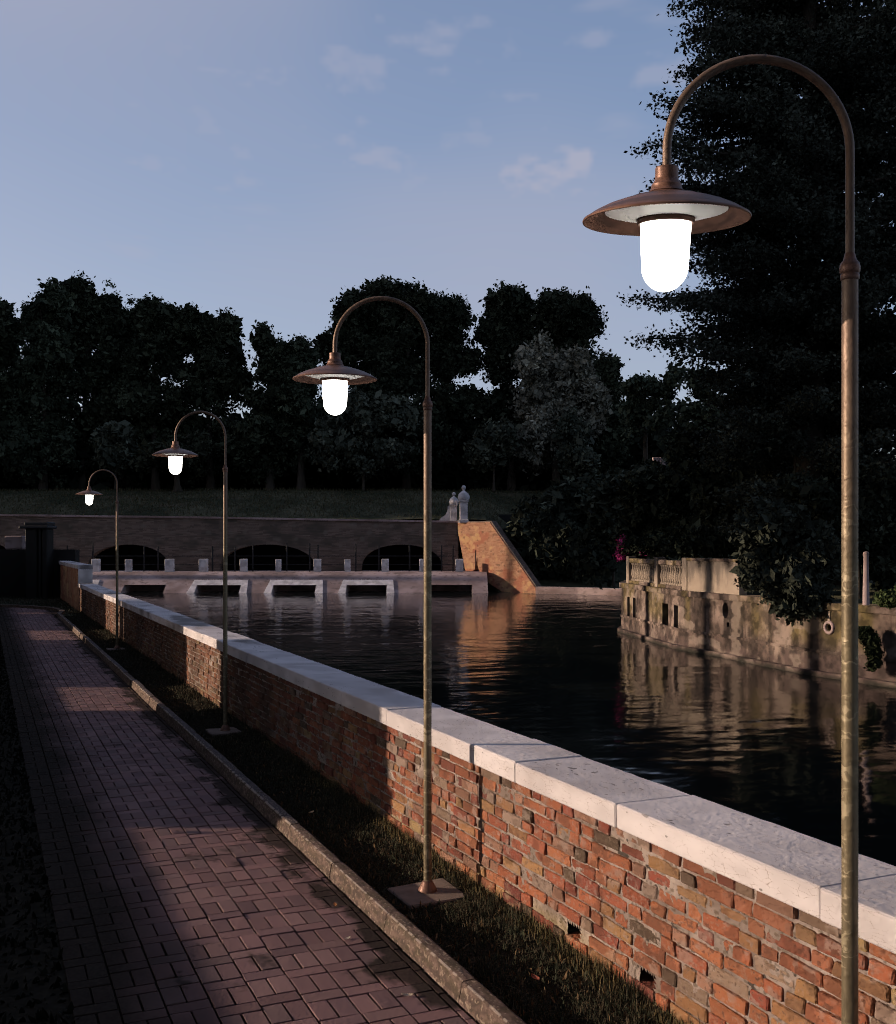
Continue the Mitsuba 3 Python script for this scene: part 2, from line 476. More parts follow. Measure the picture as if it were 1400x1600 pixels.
# path bed
KERB_END = [(2.065, 33.2), (2.28, 34.6), (2.1, 36.3), (1.4, 37.9), (0.4, 39.1), (-1.2, 40.2), (-3.5, 41.0), (-9, 41.6)]
bed_poly = sg.Polygon([(-9, -6), (2.018, -6), (2.018, 33.2)] + KERB_END + [(-9, 41.6)])
sheet('path', sg.Polygon(bed_poly), -0.06, -0.012, 'mat_soil')
PAV = [(0.166, 0.096, 0.096), (0.180, 0.104, 0.103), (0.148, 0.088, 0.091), (0.190, 0.115, 0.112), (0.154, 0.098, 0.097)]
pavers = []
x0 = 0.374 - 0.2 * 2
col = 0
while x0 < 2.3:
    y = 1.6 + rng.uniform(0, 0.3)
    while y < 41:
        blocks = [(x0, y, x0 + 0.1, y + 0.2), (x0 + 0.1, y, x0 + 0.2, y + 0.2), (x0, y + 0.2, x0 + 0.2, y + 0.3)]
        for b in blocks:
            q = sg.box(*b)
            if y > 32.5 and not bed_poly.contains(q):
                continue
            if y <= 32.5 and b[2] > 2.014:
                if b[0] > 2.0:
                    continue
                b = (b[0], b[1], 2.014, b[3])
            if b[0] < 0.3 and y > 3:
                if b[2] < 0.3:
                    continue
            pavers.append(b)
        y += 0.3
    x0 += 0.2
    col += 1
pavers = [b for b in pavers if b[0] >= 0.36 or b[1] > 34]


def paver_mesh(b, far=False):
    g = 0.0042 + rng.uniform(0, 0.002)
    dz = rng.normal(0, 0.0016)
    m = cbox((b[0] + g, b[1] + g, -0.05), (b[2] - g, b[3] - g, 0.0 + dz), 0.0013, 0.0008, rng)
    return m


def paver_col():
    c = np.array(PAV[rng.integers(len(PAV))]) * rng.uniform(0.76, 1.08)
    return c


def view_y(b):
    cx, cy = (b[0] + b[2]) / 2, (b[1] + b[3]) / 2
    d = cx * FW[0] + cy * FW[1]
    r = cx * RT[0] + cy * RT[1]
    return d, 700 + 1650 * r / d, 850 + 1650 * EYE / d


order = sorted(pavers, key=lambda b: (0 if (-20 < view_y(b)[1] < 1420 and view_y(b)[2] < 1625) else 1, view_y(b)[0]))
rest = []
for i, b in enumerate(order):
    m = paver_mesh(b)
    c = paver_col()
    if i < 300:
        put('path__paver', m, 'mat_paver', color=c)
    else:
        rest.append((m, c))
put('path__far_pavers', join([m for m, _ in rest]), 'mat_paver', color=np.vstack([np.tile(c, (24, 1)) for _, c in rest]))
tag('path__far_pavers', kind='stuff')

# kerb stones
ky = [-2.0, -1.0, 0.1, 1.2, 2.25, 3.35, 4.47]
while ky[-1] < 32.8:
    ky.append(ky[-1] + rng.choice([1.0, 1.0, 1.05, 0.95]))
ky[-1] = 33.2
prof = np.array([(2.022, -0.06), (2.024, 0.0), (2.032, 0.045), (2.041, 0.088), (2.044, 0.0935), (2.051, 0.0985), (2.075, 0.1005), (2.106, 0.1), (2.116, 0.096), (2.121, 0.085), (2.124, -0.06)])


def kerb_stone(y0, y1):
    ys = np.linspace(y0 + 0.004, y1 - 0.004, max(2, int((y1 - y0) / 0.07)))
    n = len(prof)
    dx, dz = rng.normal(0, 0.003), rng.normal(0, 0.003)
    v = []
    for i, y in enumerate(ys):
        e = 0.005 if i in (0, len(ys) - 1) else 0.0
        c = np.array([2.073, 0.02])
        p = prof + (c - prof) * e * 6
        wob = (meshkit.noise(np.stack([p[:, 0] * 15, np.full(n, y * 9), p[:, 1] * 15], -1)) - 0.5)[:, None] * 0.002
        wob2 = (meshkit.noise(np.stack([p[:, 0] * 40, np.full(n, y * 30), p[:, 1] * 40], -1)) - 0.5)[:, None] * 0.003
        p = p + wob + wob2
        v.append(np.stack([p[:, 0] + dx, np.full(n, y), p[:, 1] + dz], -1))
    v = np.vstack(v)
    i, j = np.meshgrid(np.arange(len(ys) - 1), np.arange(n), indexing='ij')
    q = np.stack([i * n + j, i * n + (j + 1) % n, (i + 1) * n + (j + 1) % n, (i + 1) * n + j], -1).reshape(-1, 4)
    f = [q[:, [0, 1, 2]], q[:, [0, 2, 3]]]
    o = (len(ys) - 1) * n
    f.append(np.array([[0, k + 1, k] for k in range(1, n - 1)]))
    f.append(np.array([[o, o + k, o + k + 1] for k in range(1, n - 1)]))
    m = trimesh.Trimesh(v, np.vstack(f), process=False)
    m.fix_normals()
    return m


sheet('kerb', sg.box(2.04, -2, 2.11, 33.2), -0.2, 0.02, 'mat_soil')
for a, b in zip(ky[:-1], ky[1:]):
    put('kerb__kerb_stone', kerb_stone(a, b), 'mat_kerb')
end = sg.LineString(KERB_END)
s, k = 0.0, 0
while s < end.length - 0.4:
    e = min(s + 1.0, end.length)
    pts = [end.interpolate(t) for t in np.linspace(s + 0.005, e - 0.005, 5)]
    strip = sg.LineString(pts).buffer(0.065, cap_style='flat')
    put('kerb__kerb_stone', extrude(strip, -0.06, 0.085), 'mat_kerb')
    s = e

# verge soil between kerb and wall
def verge_z(x, y):
    return -0.012 + 0.05 * np.clip((x - 2.45) / 0.35, 0, 1) ** 1.5 + 0.022 * (meshkit.fbm(np.stack([x * 5, y * 5, x * 0], -1), 3) - 0.5)


put('verge', grid(np.linspace(2.10, 2.80, 16), np.linspace(0.5, 34.5, 420), verge_z), 'mat_soil', True)
tag('verge', kind='structure')
# grass beyond the path's end
endgrass = sg.Polygon([(2.80, 33), (2.10, 33.2), (2.28, 34.6), (2.1, 36.3), (1.4, 37.9), (0.4, 39.1), (-1.2, 40.2), (-3.5, 41.0), (-9, 41.6), (-9, 60), (2.80, 60)])
sheet('lawn', endgrass, -0.06, 0.0, 'mat_bank')


# grass blades: bent two-triangle blades
def blades(n, xs, ys, h, w, cols, zf, lean=0.5, seed=1):
    g = np.random.default_rng(seed)
    x = xs(g, n)
    y = ys(g, n)
    z = zf(x, y) - 0.005
    hh = h(x, y, g)
    a = g.uniform(0, 2 * np.pi, n)
    le = g.normal(0, lean, n)
    la = g.uniform(0, 2 * np.pi, n)
    side = np.stack([np.cos(a), np.sin(a), a * 0], -1) * (w * g.uniform(0.6, 1.4, n))[:, None]
    tip = np.stack([np.cos(la) * le * hh, np.sin(la) * le * hh, hh * np.cos(np.clip(le, -1.2, 1.2))], -1)
    mid = tip * 0.55 + np.array([0, 0, 1]) * (hh * 0.08)[:, None]
    b = np.stack([x, y, z], -1)
    v = np.stack([b - side, b + side, b + mid + side * 0.7, b + mid - side * 0.7, b + tip], 1).reshape(-1, 3)
    o = (np.arange(n) * 5)[:, None, None]
    f = (np.array([[0, 1, 2], [0, 2, 3], [3, 2, 4]])[None] + o).reshape(-1, 3)
    c = np.array(cols)[g.integers(len(cols), size=n)] * g.uniform(0.6, 1.4, (n, 1))
    return trimesh.Trimesh(v, f, process=False), np.repeat(c, 5, 0)


GR = [(0.032, 0.037, 0.024), (0.038, 0.042, 0.027), (0.05, 0.046, 0.031), (0.068, 0.054, 0.038), (0.027, 0.031, 0.022), (0.09, 0.07, 0.048)]


def tall(x, y, g):
    near_wall = np.clip((x - 2.58) / 0.2, 0, 1)
    patch = meshkit.fbm(np.stack([x * 4, y * 4, x * 0], -1), 3, 4)
    k = np.clip(patch * 3.0 - 0.9, 0.12, 1.35)
    edge = np.clip((x - 2.115) / 0.14, 0.15, 1)
    return (0.028 + 0.045 * g.random(len(x)) * k + near_wall * 0.075 * g.random(len(x)) ** 2) * edge * (0.6 + 0.4 * k)


m1, c1 = blades(80000, lambda g, n: 2.125 + 0.66 * g.random(n) ** 0.8, lambda g, n: 2.0 + 9.5 * g.random(n) ** 1.25, tall, 0.0021, GR, verge_z, 1.05, 3)
m2, c2 = blades(26000, lambda g, n: 2.125 + 0.66 * g.random(n) ** 0.8, lambda g, n: 11.0 + 23.0 * g.random(n) ** 1.3, tall, 0.004, GR, verge_z, 0.75, 4)
# broad weed leaves low in the verge
m3, c3 = blades(7000, lambda g, n: 2.16 + 0.62 * g.random(n), lambda g, n: 2.0 + 10 * g.random(n), lambda x, y, g: 0.02 + 0.035 * g.random(len(x)), 0.007, GR[:3] + [(0.14, 0.09, 0.05)], verge_z, 1.0, 5)
m4, c4 = blades(20000, lambda g, n: g.uniform(-9, 2.75, n), lambda g, n: g.uniform(34, 47, n), lambda x, y, g: 0.06 + 0.1 * g.random(len(x)), 0.008, GR, lambda x, y: x * 0, 0.6, 6)
keep = np.array([not bed_poly.buffer(0.1).contains(sg.Point(p[0], p[1])) for p in m4.vertices[::5]])
fm = m4.faces[np.repeat(keep, 3)]
m4 = trimesh.Trimesh(m4.vertices, fm, process=False)
m5, c5 = blades(6000, lambda g, n: 2.775 - 0.10 * g.random(n) ** 2, lambda g, n: 2.0 + 9.0 * g.random(n), lambda x, y, g: 0.04 + 0.08 * g.random(len(x)) * meshkit.noise(np.stack([y * 3, y * 0, y * 0], -1)), 0.0018, [(0.16, 0.12, 0.06), (0.12, 0.095, 0.05), (0.07, 0.068, 0.035)], verge_z, 0.35, 15)


def off_bases(m):
    b = m.vertices[::5]
    ok = np.ones(len(b), bool)
    for lx, ly in ((2.456, 2.487), (2.489, 5.95), (2.527, 11.995), (2.507, 22.317)):
        ok &= ~((abs(b[:, 0] - lx) < 0.20) & (abs(b[:, 1] - ly) < 0.205))
    return trimesh.Trimesh(m.vertices, m.faces[np.repeat(ok, 3)], process=False)


put('grass', join([off_bases(m1), off_bases(m2), off_bases(m3), m4, m5]), 'mat_leaf', color=np.vstack([c1, c2, c3, c4, c5]))
tag('grass', 'short dark grass growing on the strip between kerb and brick wall', 'grass', kind='stuff')

# near-black plants, added for the deep shade left of the path
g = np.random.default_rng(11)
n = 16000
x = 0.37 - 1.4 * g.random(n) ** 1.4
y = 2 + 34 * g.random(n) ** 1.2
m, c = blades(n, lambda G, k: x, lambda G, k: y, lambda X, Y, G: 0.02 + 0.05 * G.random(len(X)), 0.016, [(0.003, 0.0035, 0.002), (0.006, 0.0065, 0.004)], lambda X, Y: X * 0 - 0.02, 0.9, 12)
put('shade_plants', m, 'mat_leaf', color=c)
tag('shade_plants', 'near-black low plants added for the deep shade along the left edge of the paved path', 'plants', kind='stuff')

# a few fallen leaves and litter on path and verge
for i, (lx, ly, lz, s, cc, lab) in enumerate([
        (1.80, 5.42, 0.004, 0.022, (0.55, 0.5, 0.4), 'small pale fallen leaf on the pavers close to the kerb'),
        (1.90, 5.95, 0.004, 0.024, (0.38, 0.16, 0.06), 'orange fallen leaf against the foot of the kerb'),
        (1.83, 4.62, 0.004, 0.03, (0.40, 0.33, 0.26), 'curled dry leaf on the pavers near the bottom of the kerb'),
        (2.33, 7.9, 0.05, 0.03, (0.55, 0.40, 0.25), 'pale dry leaf lying in the grass before the second lamp'),
        (2.42, 4.45, 0.05, 0.035, (0.22, 0.07, 0.05), 'reddish dead leaf lying in the near grass')]):
    u = np.linspace(-1, 1, 7)
    vv = [[t * s, 0.45 * s * (1 - t * t) * q, 0.25 * s * abs(q) + 0.2 * s * t * t] for t in u for q in (-1, 0, 1)]
    ff = []
    for k in range(6):
        for q in range(2):
            a = k * 3 + q
            ff += [[a, a + 3, a + 4], [a, a + 4, a + 1]]
    lm = trimesh.Trimesh(vv, ff, process=False)
    lm.apply_transform(trimesh.transformations.rotation_matrix(1.1 * i + 0.4, [0, 0, 1]))
    lm.apply_translation([lx, ly, lz])
    key = put('fallen_leaf', lm, 'mat_leaf', True, color=np.tile(cc, (len(vv), 1)))
    tag(key, lab, 'leaf')

# ------------------------------------------------------------------ river wall of brick with stone coping
WX, WY0, WY1, CB = 2.78, 0.6, 34.9, 0.785
tag('river_wall', 'long low old brick wall with a pale stone coping between path and river', 'wall')
ys = np.concatenate([np.arange(WY0, 10, 0.022), np.arange(10, WY1 + 0.01, 0.06)])
zs = np.arange(-0.1, CB + 0.001, 0.0215)
X, Z = np.meshgrid(ys, zs, indexing='ij')
pt = np.stack([X, Z, X * 0], -1)
off = 0.012 + 0.015 * (meshkit.fbm(pt * 14, 3, 5) - 0.5) + 0.007 * (meshkit.noise(pt * 60, 6) - 0.5) - 0.006 * np.clip(meshkit.fbm(pt * 5, 3, 9) * 4 - 2.2, 0, 1)
gm = grid(ys, zs, lambda a, b: a * 0)
gm = trimesh.Trimesh(np.stack([(WX + off).ravel(), X.ravel(), Z.ravel()], -1), gm.faces[:, ::-1], process=False)
HOLES = [(4.72, 0.134), (4.06, 0.136)]          # weep holes: y, z
cen = gm.triangles_center
hole = np.zeros(len(cen), bool)
for hy, hz in HOLES:
    hole |= (abs(cen[:, 1] - hy) < 0.06) & (abs(cen[:, 2] - hz) < 0.036)
gm.update_faces(~hole)
put('river_wall__mortar_bed', gm, 'mat_mortar', True)
back = [extrude(sg.box(WX + 0.26, WY0, 3.13, WY1), -2.4, CB), extrude(sg.box(WX + 0.03, WY0 + 0.02, WX + 0.26, WY1), -2.0, -0.05)]
put('river_wall__back', join(back), 'mat_oldbrick')
for hy, hz in HOLES:
    put('river_wall__weep_hole', trimesh.creation.box(extents=(0.02, 0.11, 0.08), transform=trimesh.transformations.translation_matrix([WX + 0.2, hy, hz])), 'mat_dark')
BR = [(0.38, 0.108, 0.045), (0.40, 0.125, 0.054), (0.35, 0.092, 0.044), (0.29, 0.066, 0.038), (0.23, 0.055, 0.04), (0.38, 0.19, 0.125),
      (0.40, 0.21, 0.085), (0.36, 0.17, 0.07), (0.30, 0.20, 0.14), (0.13, 0.085, 0.055), (0.42, 0.14, 0.058), (0.33, 0.23, 0.18), (0.42, 0.28, 0.12)]
BP = np.array([15, 14, 13, 11, 7, 8, 6, 7, 4, 4, 10, 4, 1.5], float)
BP /= BP.sum()
bricks = []
rng = np.random.default_rng(21)
course = 0.0675
nrow = int(math.ceil((CB + 0.06) / course))
for r in range(nrow):
    z1 = CB - 0.004 - r * course
    z0 = z1 - course + 0.0085
    y = WY0 + rng.uniform(0, 0.25)
    kind = rng.integers(2)
    while y < WY1 - 0.03:
        kind = (kind + 1) % 2 if rng.random() < 0.55 else rng.integers(2)
        L = (0.118 if kind else 0.245) * rng.uniform(0.9, 1.05)
        if y + L > WY1:
            L = WY1 - y
        if not any(abs((y + L / 2) - hy) < 0.05 + L / 2 and abs((z0 + z1) / 2 - hz) < 0.045 for hy, hz in HOLES):
            bricks.append((y, y + L - 0.009 * rng.uniform(0.6, 1.6), z0, z1))
        y += L


def brick_mesh(b):
    y0, y1, z0, z1 = b
    wob = 0.010 * (meshkit.noise(np.array([y0 * 0.8, z0 * 3, 1.0])) - 0.5)
    fx = WX + wob + rng.normal(0, 0.0035) + (0.008 if rng.random() < 0.1 else 0)
    g = rng.uniform(0.0, 0.003)
    m = cbox((fx, y0 + g, z0 + g + rng.normal(0, .0015)), (WX + 0.11, y1 - g, z1 - g + rng.normal(0, .0015)), rng.uniform(0.003, 0.007), 0.0026, rng)
    c = np.array(BR[rng.choice(len(BR), p=BP)]) * rng.uniform(0.48, 0.72)
    c = c * 0.9 + c.mean() * np.array([0.12, 0.098, 0.09])
    y = (y0 + y1) / 2
    if y > 8:                      # further along: more weathered bricks, with the shade there painted in
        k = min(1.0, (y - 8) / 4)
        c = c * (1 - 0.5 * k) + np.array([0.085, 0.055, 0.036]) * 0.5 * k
    return m, c


def bpix(b):
    y, z = (b[0] + b[1]) / 2, (b[2] + b[3]) / 2
    d = WX * FW[0] + y * FW[1]
    r = WX * RT[0] + y * RT[1]
    return d, 700 + 1650 * r / d, 850 + 1650 * (EYE - z) / d


order = sorted(bricks, key=lambda b: (0 if (bpix(b)[1] < 1425 and bpix(b)[2] < 1625 and b[3] > 0.02) else 1, bpix(b)[0]))
rest = []
for i, b in enumerate(order):
    m, c = brick_mesh(b)
    if i < 300:
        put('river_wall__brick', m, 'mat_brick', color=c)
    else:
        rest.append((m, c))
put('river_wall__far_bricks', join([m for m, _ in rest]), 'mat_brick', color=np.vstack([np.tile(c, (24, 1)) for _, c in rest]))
tag('river_wall__far_bricks', kind='stuff')
# coping slabs
cj = [0.6, 1.65, 2.914, 4.247, 5.275, 5.86, 7.32]
while cj[-1] < WY1 - 1.3:
    cj.append(cj[-1] + rng.uniform(1.0, 1.4))
cj.append(WY1)


def slab(lo, hi, b):
    """A coping slab with worn arrises: a rounded box, subdivided and roughened."""
    m = cbox(lo, hi, b)
    m = m.subdivide_to_size(0.10)
    m.merge_vertices()
    v = m.vertices
    edge = (np.minimum(abs(v[:, 0] - lo[0]), abs(v[:, 0] - hi[0])) < b * 1.5) & (abs(v[:, 2] - hi[2]) < b * 1.5)
    nz = (meshkit.fbm(v * np.array([30, 18, 30]), 3) - 0.5)
    cc = (np.array(lo) + np.array(hi)) / 2
    cc = np.stack([np.full(len(v), cc[0]), v[:, 1], np.full(len(v), cc[2])], -1)
    u = (v - cc) / np.maximum(np.linalg.norm(v - cc, axis=1, keepdims=True), 1e-6)
    m.vertices = v + u * (nz * np.where(edge, 0.012, 0.0025))[:, None]
    return m


for a, b in zip(cj[:-1], cj[1:]):
    dz, dx = rng.normal(0, 0.0025), rng.normal(0, 0.003)
    put('river_wall__coping_slab', slab((2.737 + dx, a + 0.0025, CB + 0.001), (3.18 + dx, b - 0.0025, 0.905 + dz), 0.007), 'mat_coping', 35)

# raised end of the wall
tag('raised_wall', 'taller stepped end of the brick wall with its own pale coping, at the far end of the path', 'wall')
put('raised_wall__brickwork', cbox((2.79, 34.92, -2.3), (3.12, 47.0, 1.34), 0.01), 'mat_wing')
for a, b in ((34.86, 37.0), (37.0, 39.6), (39.6, 42.2), (42.2, 44.6), (44.6, 47.0)):
    put('raised_wall__coping_slab', cbox((2.74, a + 0.003, 1.341), (3.18, b - 0.003, 1.47), 0.01), 'mat_coping')
put('raised_wall__end_block', cbox((2.745, 34.80, 0.907), (3.175, 34.918, 1.34), 0.01), 'mat_pale')

# ------------------------------------------------------------------ street lamps
LAMP = [(2.456, 2.487, -6.0), (2.489, 5.95, -1.5), (2.527, 11.995, 0.0), (2.507, 22.317, 0.0)]
LLAB = ['tallest bronze lamp post, nearest the camera at the right, swan-neck arm and lit globe',
        'bronze swan-neck lamp standing on a square concrete base in mid picture, second from the camera',
        'third swan-neck lamp along the wall, a slim post before the shaded brickwork',
        'smallest and farthest swan-neck lamp, near the far end of the path']
DEX = [(-RT[0], -RT[1])] * 4
for (lx, ly, tilt), lab, (ax, ay) in zip(LAMP, LLAB, DEX):
    key = num('street_lamp')
    tag(key, lab, 'street lamp', 'swan-neck street lamps along the river wall')
    M = np.eye(4)
    M[:2, 0], M[:2, 1], M[:3, 3] = (ax, ay), (-ay, ax), (lx, ly, 0)      # local x: the way the arm points

    def part(name, mesh, mat, smooth=40, **k):
        put(f'{key}__{name}', moved(mesh, M), mat, smooth, **k)

    part('base_collar', lathe([(0.0, 0.012), (0.058, 0.012), (0.057, 0.024), (0.052, 0.034), (0.040, 0.056), (0.033, 0.068), (0.030, 0.074), (0.0252, 0.078)]), 'mat_copper')
    part('post', lathe([(0.0246, 0.012), (0.0246, 1.0), (0.0244, 2.0), (0.0243, 2.962)], 40), 'mat_bronze')
    part('joint_collar', lathe([(0.0248, 2.945), (0.0285, 2.95), (0.0285, 2.962), (0.026, 2.966), (0.030, 2.972), (0.031, 2.985), (0.028, 2.998), (0.020, 3.008), (0.0165, 3.022), (0.0143, 3.03)]), 'mat_copper')
    zs = 3.347
    arc = [(0, 0, 3.0), (0, 0, 3.1), (0, 0, 3.2), (0, 0, 3.3)]
    arc += [(0.283 - 0.283 * math.cos(t), 0, zs + 0.283 * math.sin(t)) for t in np.linspace(0, math.pi, 40)]
    arc += [(0.566, 0, 3.33), (0.566, 0, 3.285)]
    part('arm', tube(arc, 0.0138, 16), 'mat_bronze')
    HM = M @ trimesh.transformations.translation_matrix([0.566, 0, 3.29]) @ trimesh.transformations.rotation_matrix(math.radians(tilt), [1, 0, 0]) @ trimesh.transformations.translation_matrix([0, 0, -0.152])

    def head(name, mesh, mat, smooth=40, **k):
        put(f'{key}__{name}', moved(mesh, HM), mat, smooth, **k)

    head('neck', lathe([(0.0, 0.158), (0.033, 0.158), (0.0355, 0.154), (0.0355, 0.125), (0.037, 0.118), (0.043, 0.108), (0.0465, 0.104), (0.0465, 0.098), (0.049, 0.090), (0.056, 0.083), (0.03, 0.080)]), 'mat_copper')
    head('shade', lathe([(0.05, 0.0835), (0.062, 0.0765), (0.09, 0.0705), (0.112, 0.0655), (0.115, 0.063), (0.15, 0.0525), (0.19, 0.0385), (0.225, 0.0215), (0.248, 0.007), (0.2555, 0.003), (0.2575, -0.001), (0.2565, -0.0045), (0.253, -0.005),
                         (0.247, 0.001), (0.222, 0.016), (0.188, 0.032), (0.15, 0.046), (0.06, 0.070)], 64), 'mat_copper')
    head('shade__reflector', lathe([(0.189, 0.029), (0.188, 0.025), (0.092, 0.0), (0.088, 0.002)], 64), 'mat_white')
    head('shade__globe_ring', lathe([(0.087, 0.001), (0.0885, -0.003), (0.0885, -0.011), (0.085, -0.015), (0.080, -0.0145), (0.080, 0.0)], 48), 'mat_copper')
    gl = [(0.0765, -0.008), (0.0785, -0.014), (0.0782, -0.03), (0.0755, -0.08), (0.0728, -0.142)]
    gl += [(0.0728 * math.cos(t), -0.142 - 0.079 * math.sin(t)) for t in np.linspace(0.12, math.pi / 2, 14)]
    gm = lathe(gl, 48)
    gm.invert()
    head('shade__globe', gm, 'mat_white', True, emitter={'type': 'area', 'radiance': {'type': 'rgb', 'value': [0.66, 0.63, 0.565]}})
    if tilt < 5 or True:
        pk = put('concrete_base', cbox((lx - 0.195, ly - 0.20, -0.08), (lx + 0.19, ly + 0.19, 0.011), 0.008, 0.003, rng), 'mat_concrete')
        tag(pk, ['square concrete base set in the verge under the nearest lamp', 'square concrete base set in grass under the second lamp', 'square concrete base under the third lamp from the camera',
                 'square concrete base under the farthest lamp'][len([k for k in labels if k.startswith('concrete_base')])], 'concrete base')

# ------------------------------------------------------------------ sluice and far bank (drawn in metres right/ahead of the camera)
D0 = 73.5
PXM = D0 / 1650


def rr(px, d=D0):
    return (px - 700) / 1650 * d


# weir apron with culverts
cross = sg.Polygon([(73.5, -2.4), (73.5, -1.42), (75.6, -0.12), (76.3, 0.10), (80.5, 0.12), (80.5, -2.4)])
apr = trimesh.creation.extrude_polygon(cross, 80.0, engine='earcut')
v = apr.vertices
apr = trimesh.Trimesh(np.stack([v[:, 2] - 77.2, v[:, 0], v[:, 1]], -1), apr.faces, process=False)
apr.fix_normals()
CUL = [(-58, 0), (70, 135), (187, 253), (303, 372), (424, 491), (540, 603), (664, 738)]
cuts = []
for a, b in CUL:
    bx_ = trimesh.creation.box(extents=(rr(b) - rr(a), 4.0, 2.0))
    bx_.apply_translation([(rr(a) + rr(b)) / 2, 73.0 + 2.0, -0.76 - 1.0])
    cuts.append(bx_)
apr = trimesh.boolean.difference([apr] + cuts, engine='manifold')
tag('weir', 'stone weir apron with a row of low black culvert openings at the waterline', 'weir')
put('weir__apron', local(apr), 'mat_weir')
for a, b in CUL[3:6] + CUL[:2]:
    ra, rb = rr(a), rr(b)
    out = sg.Polygon([(ra - 0.32, -0.42), (rb + 0.42, -0.42), (rb + 0.60, -1.42), (ra - 0.60, -1.42)]).difference(sg.box(ra - 0.02, -2, rb + 0.02, -0.765))
    m = stand(out, 0, 0.10)
    v = m.vertices.copy()

    def front(z):
        return np.interp(z, [-2.0, -1.42, -0.12], [73.5, 73.5, 75.6])
    v[:, 1] = front(v[:, 2]) - 0.12 + v[:, 1] * 1.0
    put('weir__culvert_surround', local(trimesh.Trimesh(v, m.faces, process=False)), 'mat_pale')

# stone posts and iron railing along the weir
tag('iron_railing', 'thin dark iron railing running along the walkway behind the stone posts', 'railing')
POST = [(150, 12), (201, 9), (265, 13), (318, 13), (381, 11), (435, 8), (496, 11), (543, 9), (602, 11), (660, 10), (718, 12)]
for i, (px, wpx) in enumerate(POST):
    d = 76.9
    w = wpx * d / 1650
    h = 0.92 if wpx > 9 else 0.9
    c = rr(px, d)
    k = put('stone_post', local(cbox((c - w / 2, d - 0.22, 0.10), (c + w / 2, d + 0.22, 0.12 + h), 0.02)), 'mat_pale')
    tag(k, ['first', 'second', 'third', 'fourth', 'fifth', 'sixth', 'seventh', 'eighth', 'ninth', 'tenth', 'eleventh'][i] + ' squat pale stone post from the left along the weir walkway', 'stone post', 'squat stone posts along the weir walkway')
RAILX = [105, 145, 225, 247, 332, 367, 395, 448, 484, 497, 556, 592, 640, 690, 708]
for px in RAILX:
    c = rr(px, 77.6)
    put('iron_railing__upright', local(cbox((c - 0.05, 77.56, 0.11), (c + 0.05, 77.64, 1.95 + 0.25 * rng.random()), 0.01)), 'mat_iron')
put('iron_railing__rail', local(cbox((rr(80, 77.6), 77.57, 1.22), (rr(712, 77.6), 77.63, 1.27), 0.008)), 'mat_iron')
put('iron_railing__rail', local(cbox((rr(80, 77.6), 77.57, 0.62), (rr(712, 77.6), 77.63, 0.66), 0.008)), 'mat_iron')

# arched retaining wall
d = 79.0
outer = sg.Polygon([(-78, 0.1), (rr(716, d), 0.1), (rr(716, d), 3.72), (rr(300, d), 4.05), (-78, 4.75)])
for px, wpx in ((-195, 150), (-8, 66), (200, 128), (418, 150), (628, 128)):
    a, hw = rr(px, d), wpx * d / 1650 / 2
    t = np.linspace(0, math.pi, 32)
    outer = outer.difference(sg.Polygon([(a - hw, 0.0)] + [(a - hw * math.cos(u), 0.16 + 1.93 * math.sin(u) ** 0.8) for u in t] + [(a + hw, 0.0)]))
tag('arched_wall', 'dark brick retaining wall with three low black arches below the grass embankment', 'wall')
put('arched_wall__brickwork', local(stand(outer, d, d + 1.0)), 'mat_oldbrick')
cop = sg.Polygon([(-78, 4.752), (rr(300, d), 4.052), (rr(716, d), 3.722), (rr(716, d), 3.86), (rr(300, d), 4.20), (-78, 4.90)])
put('arched_wall__coping', local(stand(cop, d - 0.12, d + 1.05)), 'mat_weir')
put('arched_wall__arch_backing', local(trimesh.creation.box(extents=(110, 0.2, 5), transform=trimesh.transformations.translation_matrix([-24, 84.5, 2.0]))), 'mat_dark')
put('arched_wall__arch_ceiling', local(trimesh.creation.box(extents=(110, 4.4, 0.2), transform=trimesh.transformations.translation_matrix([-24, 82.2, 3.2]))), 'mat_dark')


# embankment
def bank_h(r, dd):
    left = np.interp(dd, [79.9, 83, 90, 92.5, 400], [3.95, 5.0, 6.65, 6.8, 7.0])
    right = np.interp(dd, [73.2, 76, 80, 90, 92.5, 400], [-1.6, -0.6, 1.2, 6.4, 6.8, 7.0])
    k = np.clip((r - 3.0) / 2.0, 0, 1) * (dd > 79.8) + (dd <= 79.8)
    right = np.where((r < 6.6) & (dd < 79.9 - r), -2.5, right)                # nothing in front of the wing wall
    return left * (1 - k) + right * k + 0.25 * (meshkit.fbm(np.stack([r * 0.25, dd * 0.25, r * 0], -1), 3) - 0.5)


em1 = grid(np.linspace(-150, 2.9, 120), np.concatenate([np.linspace(79.9, 93, 24), [110, 150, 400]]), bank_h)
em2 = grid(np.linspace(2.9, 90, 80), np.concatenate([np.linspace(73.2, 93, 34), [110, 150, 400]]), bank_h)
put('embankment', local(join([em1, em2])), 'mat_bank', True)
tag('embankment', kind='structure')
g = np.random.default_rng(31)
n = 26000
bx, by = g.uniform(-48, 12, n), 80.3 + 11.5 * g.random(n)
m, c = blades(n, lambda G, k: bx, lambda G, k: by, lambda X, Y, G: 0.12 + 0.25 * G.random(len(X)) ** 2, 0.022, [(0.032, 0.038, 0.018), (0.05, 0.048, 0.026), (0.075, 0.06, 0.035)], bank_h, 0.6, 32)
put('embankment_grass', local(m), 'mat_leaf', color=c)
tag('embankment_grass', 'rough dark grass covering the embankment above the arched wall', 'grass', kind='stuff')

